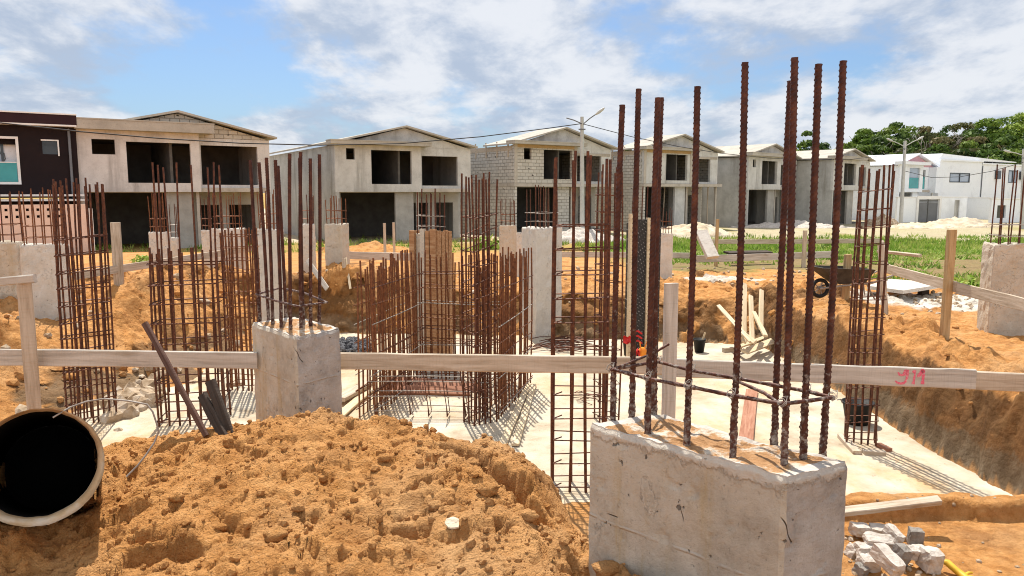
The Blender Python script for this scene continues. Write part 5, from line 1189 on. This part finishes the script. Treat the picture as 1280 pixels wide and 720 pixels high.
# ------------------------------------------------------------------ street lamps and overhead wires
def lamp(label, px, ytop, pxb, Y, arms, r=.11):
    tp = at(px, ytop, Y); bx = at(pxb, 285, Y).x; t = thing('street_lamp', label, 'street lamp', (bx,Y,0))
    mb = MB(); mb.tube([(bx,Y,-.3),((bx+tp.x)/2,Y,tp.z/2),(tp.x,Y,tp.z)], [r*1.25,r*1.05,r*.8], 10); mb.build('pole','lampgrey',t)
    for (ax, ay, bx_, by_, head) in arms:
        a = at(ax, ay, Y); b = at(bx_, by_, Y); mb = MB(); mb.tube([a, a.lerp(b,.5)+Vector((0,0,.03)), b], .035, 6); arm = mb.build('lamp_arm','lampgrey' if head == 'pale' else 'greymetal',t)
        d_ = (b-a).normalized()
        if head: mb = MB(); mb.tube([b-d_*.1, b+d_*.1, b+d_*.4, b+d_*.55], [.04,.09,.085,.03], 8); mb.build('lamp_head','lampgrey',t)
    mb = MB(); mb.box(tp.x-.2,tp.x+.2,Y-.12,Y-.10,tp.z-.75,tp.z-.68); mb.build('bracket','greymetal',t); return t
lamp('slim concrete street lamp before the bare block house, one lamp arm raised to the right', 727.5, 146, 728, 44.5, ((729,155,746,142,'dark'),(726,154,708,147.5,'')), .125)
lamp('double armed street lamp in front of the white houses', 1131.5, 176, 1125.5, 70, ((1130,183,1115,176,'pale'),(1133,182,1148,174,'pale')), .15)
lamp('street lamp with one pale arm, cut by the right picture edge', 1280, 186, 1277.5, 60, ((1278,194,1263,190,'pale'),), .15)
def wire(label, pts, r=.022):
    mb = MB(); k = len(pts); d0, d1 = pts[0][2], pts[-1][2]; P3 = []
    for i, (x, y, *_) in enumerate(pts):
        u = (x-pts[0][0])/(pts[-1][0]-pts[0][0]); Y_ = 1/((1-u)/d0+u/d1); P3.append(at(x, y, Y_))
    mb.tube(P3, r, 5); return tag(mb.build('overhead_cable','cable'), label, 'cable')
wire('overhead cable sagging across the left house fronts to the street lamp', [(-60,148,27),(0,153.5),(100,164.5),(200,173),(300,179),(400,181.5),(500,179.5),(600,171),(680,161),(727,154.5,44.4)], .026)
wire('overhead cable running from the street lamp to the double armed lamp', [(729,155,44.4),(790,171),(850,183.5),(900,191.5),(960,197.5),(1010,199.5),(1060,199.5),(1100,195),(1131,187,69.8)], .022)
wire('thin cable from the double armed lamp to the right edge lamp', [(1132,214,69.8),(1165,222),(1200,221),(1240,214),(1279,203,59.9)], .024)
# roof bars poking up
# ------------------------------------------------------------------ trees
def tree(label, px, ytop, Y, rad, mat='leaf', group=None, seed=0, nl=3600, ls=.34, flat=.62, trunk=True, bare=False, name='broadleaf_tree', low=.30):
    top = at(px, ytop, Y); H = top.z; rn = np.random.default_rng(seed+1000); zb = 0
    t = thing(name, label, 'tree', (top.x,Y,zb), 0, group)
    mb = MB(); rp = random.Random(seed); br = .16+.012*H
    mb.tube([(top.x,Y,-.5),(top.x+rp.uniform(-.4,.4),Y,H*.3),(top.x+rp.uniform(-.8,.8),Y,H*.62),(top.x+rp.uniform(-.8,.8),Y,H*.85)], [br*1.3,br,br*.7,br*.25], 8)
    for i in range(9 if not bare else 16):
        a = rp.uniform(0,6.28); s = rp.uniform(.30,.55)*H; e = rad*rp.uniform(.55,.95)
        p0 = Vector((top.x,Y,s)); p1 = p0+Vector((math.cos(a)*e*.45,math.sin(a)*e*.45,H*.16)); p2 = p0+Vector((math.cos(a)*e,math.sin(a)*e,min(H*.92-s,H*rp.uniform(.22,.42))))
        mb.tube([p0,p1,p2], [br*.55,br*.35,br*.1], 6)
        if bare:
            for k in range(3): q = p1.lerp(p2, rp.random()); mb.tube([q, q+Vector((rp.uniform(-1,1),rp.uniform(-1,1),rp.uniform(.4,1.3)))*rad*.25], [br*.18,br*.05], 4)
    mb.build('trunk','bark',t)
    nl = int(nl*2.2); nlobe = 42; ph = rn.uniform(0,6.28,nlobe); rr = rad*.86*np.sqrt(rn.uniform(0,1,nlobe)); 
    hz = np.clip(1-(rr/rad)**2, 0, 1)**.5
    lz = H*low+ (H*(1-low)-rad*.25)*(hz*rn.uniform(.55,1.0,nlobe)); lr = rad*rn.uniform(.15,.30,nlobe)
    lz = np.minimum(lz, H-lr*flat*.9); lz[0] = H-lr[0]*flat; rr[0] = rad*.1
    C = np.stack([top.x+rr*np.cos(ph), Y+rr*np.sin(ph), lz], 1); tint = rn.uniform(.15,.85,nlobe)
    k = rn.integers(0,nlobe,nl); v = rn.normal(size=(nl,3)); v /= np.linalg.norm(v,axis=1)[:,None]
    v[:,2] = np.where(v[:,2] < -.35, -v[:,2], v[:,2])
    q = C[k]+v*(lr[k]*rn.uniform(.55,1.08,nl))[:,None]*np.array([1,1,flat])
    s = ls*rn.uniform(.5,1.2,nl); nrm = v+rn.normal(size=(nl,3))*.55; nrm /= np.linalg.norm(nrm,axis=1)[:,None]
    a1 = np.cross(nrm, rn.normal(size=(nl,3))); a1 /= np.linalg.norm(a1,axis=1)[:,None]; a2 = np.cross(nrm,a1)
    V = np.stack([q-a1*s[:,None], q+a2*s[:,None]*.55, q+a1*s[:,None], q-a2*s[:,None]*.55], 1).reshape(-1,3)-np.array([top.x,Y,zb])
    me = bpy.data.meshes.new('crown'); me.from_pydata(V.tolist(), [], np.arange(nl*4).reshape(-1,4).tolist())
    at_ = me.attributes.new('tint','FLOAT','POINT'); at_.data.foreach_set('value', np.repeat(np.clip(tint[k]+rn.normal(size=nl)*.14,0,1),4).astype(np.float32))
    me.materials.append(M[mat]); o = bpy.data.objects.new('crown', me); COL.objects.link(o); o.parent = t; return t
GF = 'trees massed on the slope behind the white houses'; LF = 'dark green tree crowding the slope behind the white houses'
tree('small dark tree top peeping over the grey rendered houses between the rightmost bars', 1011, 164, 118, 4.2, seed=1, nl=2600)
tree('low green tree top peeping over the smaller blockwork house roof', 868, 173, 125, 4.5, seed=2, nl=2600)
tree('tiny green tree top at the gable end of the bare block house', 783, 184, 122, 3.2, seed=3, nl=1500)
tree('leftmost fresh green tree of the wooded slope, over the last grey house', 1076, 161, 126, 6.0, seed=4, mat='leaflime', nl=5200)
tree('full mid green tree second from the left on the wooded slope', 1118, 153, 128, 6.3, seed=5, nl=5200)
tree('thin brownish tree with bare grey limbs showing, behind the double armed lamp', 1163, 158, 112, 6.2, seed=6, mat='leafbrown', nl=2300, bare=True, flat=.5)
tree('broad flat crowned tree with brown blossom, behind the long white house', 1200, 153, 118, 7.2, seed=7, mat='leafbrown', nl=4200, flat=.45)
tree('wide layered lime green tree over the long white house, right of the brown one', 1236, 148, 120, 7.0, seed=8, mat='leaflime', nl=5600, flat=.45)
tree('tallest bright green tree of the wooded slope at the right edge', 1274, 141, 124, 7.0, seed=9, mat='leaflime', nl=5600, flat=.55)
for i, (px, yt, Y, rad, mt) in enumerate(((1094,172,118,5.2,'leaf'),(1140,176,112,5.0,'leaf'),(1178,180,106,4.6,'leaf'),(1212,176,108,5.0,'leaf'),(1248,172,108,5.4,'leaf'),(1286,166,108,5.6,'leaf'),(1060,178,120,4.4,'leaf'),(1140,158,140,7,'leaf'),(1185,157,142,7.5,'leaf'),(1228,152,144,7.5,'leaf'),(1262,146,146,7.5,'leaf'),(1305,140,140,8,'leaf'),(1095,162,142,6.5,'leaf'),(1225,188,102,4.4,'leaf'),(1262,186,102,4.6,'leaf'),(1160,190,102,4.0,'leaf'),(1072,170,132,5.5,'leaf'),(1108,166,133,6.2,'leaf'),(1150,164,132,6.4,'leaf'),(1180,164,133,6.4,'leaf'),(1212,160,133,6.6,'leaf'),(1244,156,134,6.6,'leaf'),(1272,152,134,6.6,'leaf'),(1150,174,120,6,'leaf'),(1088,167,138,6.5,'leaflime'),(1125,164,139,7,'leaf'),(1172,166,126,6,'leaflime'),(1218,166,127,6.5,'leaf'),(1255,160,127,6.5,'leaflime'),(1290,156,128,7,'leaf'),(1200,170,122,6,'leaf'))):
    tree(LF, px, yt, Y, rad, mt, GF, 40+i, nl=3400, low=.12)
# ------------------------------------------------------------------ grass and weeds
rn = np.random.default_rng(5); nt_ = 60000
gy_ = 16+56*rn.uniform(0,1,nt_)**1.7; gx_ = rn.uniform(-.75,.80,nt_)*gy_
e_ = fbm(gx_*.5, gy_*.5, 71, 4)
dens = sstep(21.5,26,gy_+1.6*e_-.25*np.maximum(0,gx_-9))*sstep(2.2,5.0,gx_+e_)
dens = np.maximum(dens, .40*sstep(31,34,gy_+1.5*e_)*(gx_ <= 5)*(fbm(gx_*.4,gy_*.4,73,3) > .12))
dens = np.maximum(dens, .35*((gx_ > 9) & (gy_ > 16.5)))
dens = dens*sstep(50, 44, gy_+4*e_)*np.clip(.22+1.6*fbm(gx_*.30, gy_*.30, 74, 5)+.9*sstep(26,36,gy_), .04, 1)
keep = rn.uniform(0,1,nt_) < dens; gx_ = gx_[keep]; gy_ = gy_[keep]; n_ = len(gx_)
gzv = ground_parts(gx_, gy_)[0]; V = []; T = []
for k in range(4):
    a = rn.uniform(0,6.28,n_); h_ = rn.uniform(.05,.17,n_)*(1+.7*(gy_ > 34)); w_ = rn.uniform(.02,.05,n_); ox = rn.normal(size=n_)*.07; oy = rn.normal(size=n_)*.07; lx = rn.normal(size=n_)*.09; ly = rn.normal(size=n_)*.09
    b0 = np.stack([gx_+ox-np.cos(a)*w_, gy_+oy-np.sin(a)*w_, gzv-.02],1); b1 = np.stack([gx_+ox+np.cos(a)*w_, gy_+oy+np.sin(a)*w_, gzv-.02],1); tp = np.stack([gx_+ox+lx, gy_+oy+ly, gzv+h_],1)
    V.append(np.stack([b0,b1,tp],1)); T.append(np.clip(.5+.8*fbm(gx_*.6,gy_*.6,75,3)+rn.normal(size=n_)*.2,0,1))
V = np.concatenate(V).reshape(-1,3); T = np.repeat(np.concatenate(T),3)
me = bpy.data.meshes.new('grass'); me.from_pydata(V.tolist(), [], np.arange(len(V)).reshape(-1,3).tolist())
at_ = me.attributes.new('tint','FLOAT','POINT'); at_.data.foreach_set('value', T.astype(np.float32)); me.materials.append(M['grassblade'])
o = bpy.data.objects.new('grass', me); COL.objects.link(o); tag(o, kind='stuff')
def weed(label, px, py, Y, s, seed, group=None):
    p = at(px, py, Y); rn_ = np.random.default_rng(seed); n = 160; v = rn_.normal(size=(n,3)); v[:,2] = np.abs(v[:,2]); v /= np.linalg.norm(v,axis=1)[:,None]
    q = v*s*rn_.uniform(.3,1,n)[:,None]*np.array([1,1,.6]); nrm = v+rn_.normal(size=(n,3))*.6; a1 = np.cross(nrm, rn_.normal(size=(n,3))); a1 /= np.linalg.norm(a1,axis=1)[:,None]; a2 = np.cross(nrm/np.linalg.norm(nrm,axis=1)[:,None],a1); z = s*.16
    V = np.stack([q-a1*z,q+a2*z*.6,q+a1*z,q-a2*z*.6],1).reshape(-1,3); me = bpy.data.meshes.new('weed'); me.from_pydata(V.tolist(), [], np.arange(n*4).reshape(-1,4).tolist())
    a_ = me.attributes.new('tint','FLOAT','POINT'); a_.data.foreach_set('value', np.repeat(rn_.uniform(.3,1,n),4).astype(np.float32)); me.materials.append(M['grassblade'])
    o = bpy.data.objects.new('weed', me); COL.objects.link(o); o.location = (p.x,Y,gz(p.x,Y)); tag(o, label, 'plant', group)
weed('bright weed clump beside the stained column at the right edge', 1218, 349, 17.0, .55, 1)
weed('small weed clump before the white fence rail on the dry grass', 1146, 334, 19.5, .32, 2)
weed('weed clump at the foot of the wide grey garage front', 330, 306, 27.5, .5, 3)
weed('weed clump by the slim pale column before the leftmost garage', 178, 324, 24, .4, 4)
weed('green weed patch between the rusty bar thicket and the tan grass column', 614, 303, 36, 1.1, 5)

# ------------------------------------------------------------------ sky, clouds and sun
SUN_EL = R(62); sdir = Vector((-.24,.97,0)).normalized(); S = Vector((sdir.x*math.cos(SUN_EL), sdir.y*math.cos(SUN_EL), math.sin(SUN_EL)))
w = bpy.data.worlds.new('World'); scene.world = w; w.use_nodes = True; t = w.node_tree; bg = t.nodes['Background']
sky = t.nodes.new('ShaderNodeTexSky'); sky.sky_type = 'NISHITA'; sky.sun_disc = False; sky.sun_elevation = SUN_EL; sky.sun_rotation = math.atan2(sdir.x, sdir.y); sky.dust_density = 1.6; sky.ozone_density = 1.5
tc = t.nodes.new('ShaderNodeTexCoord'); sp = t.nodes.new('ShaderNodeSeparateXYZ'); t.links.new(tc.outputs['Generated'], sp.inputs[0])
zz = math_(t, 'ADD', math_(t, 'MAXIMUM', sp.outputs[2], 0.0), .26)
cb = t.nodes.new('ShaderNodeCombineXYZ'); t.links.new(math_(t, 'DIVIDE', sp.outputs[0], zz), cb.inputs[0]); t.links.new(math_(t, 'DIVIDE', sp.outputs[1], zz), cb.inputs[1]); cb.inputs[2].default_value = 3.7
mp = t.nodes.new('ShaderNodeMapping'); mp.inputs['Location'].default_value = CLOUD_LOC; mp.inputs['Scale'].default_value = (1.35,1.0,1); t.links.new(cb.outputs[0], mp.inputs[0])
n1 = noise(t, mp.outputs[0], 1.55, 12, .56, .12); n2 = noise(t, mp.outputs[0], 4.6, 9, .62)
# the broad cloud banks and clear gaps stand in fixed directions of the sky
den = math_(t, 'ADD', n1, math_(t, 'MULTIPLY', math_(t, 'SUBTRACT', n2, .5), .22))
for px, py, sx_, amt in CLOUDS:
    d = ray(px, py).normalized(); dp = t.nodes.new('ShaderNodeVectorMath'); dp.operation = 'DOT_PRODUCT'; t.links.new(tc.outputs['Generated'], dp.inputs[0]); dp.inputs[1].default_value = d
    g = smooth_(t, dp.outputs['Value'], math.cos(R(sx_)), 1.0); den = math_(t, 'ADD', den, math_(t, 'MULTIPLY', g, amt))
cov = smooth_(t, den, COVLO, COVHI)
shade = noise(t, mp.outputs[0], 2.6, 10, .62, .2)
lit = smooth_(t, math_(t, 'ADD', math_(t, 'MULTIPLY', den, .45), math_(t, 'MULTIPLY', shade, .75)), .52, .72)
ccol = mixc(t, lit, CL0, CL1)
# unseen bright clouds added behind the viewer to fill the camera-facing walls
bk = t.nodes.new('ShaderNodeVectorMath'); bk.operation = 'DOT_PRODUCT'; t.links.new(tc.outputs['Generated'], bk.inputs[0]); bk.inputs[1].default_value = tuple(-sdir)
ccol = mixc(t, smooth_(t, bk.outputs['Value'], -.25, .5), ccol, FILL_CLOUD)
cov = math_(t, 'MAXIMUM', cov, math_(t, 'MULTIPLY', smooth_(t, bk.outputs['Value'], .0, .5), .8))
skyc = mixc(t, 1.0, sky.outputs[0], SKYTINT, 'MULTIPLY')
col = mixc(t, math_(t, 'MULTIPLY', cov, .93), skyc, ccol)
t.links.new(col, bg.inputs[0]); bg.inputs[1].default_value = WSTR
sl_ = bpy.data.lights.new('sun','SUN'); sl_.energy = SUNSTR; sl_.angle = R(.53); sl_.color = (1.0,.94,.84); so = bpy.data.objects.new('sun', sl_); COL.objects.link(so)
so.rotation_euler = (-S).to_track_quat('-Z','Y').to_euler(); so.location = S*60
scene.view_settings.view_transform = 'Standard'; scene.view_settings.look = 'None'; scene.view_settings.gamma = 1; scene.view_settings.exposure = EXPO
scene.render.engine = 'CYCLES'; scene.cycles.max_bounces = 6; scene.cycles.use_denoising = True; scene.cycles.filter_width = 1.05
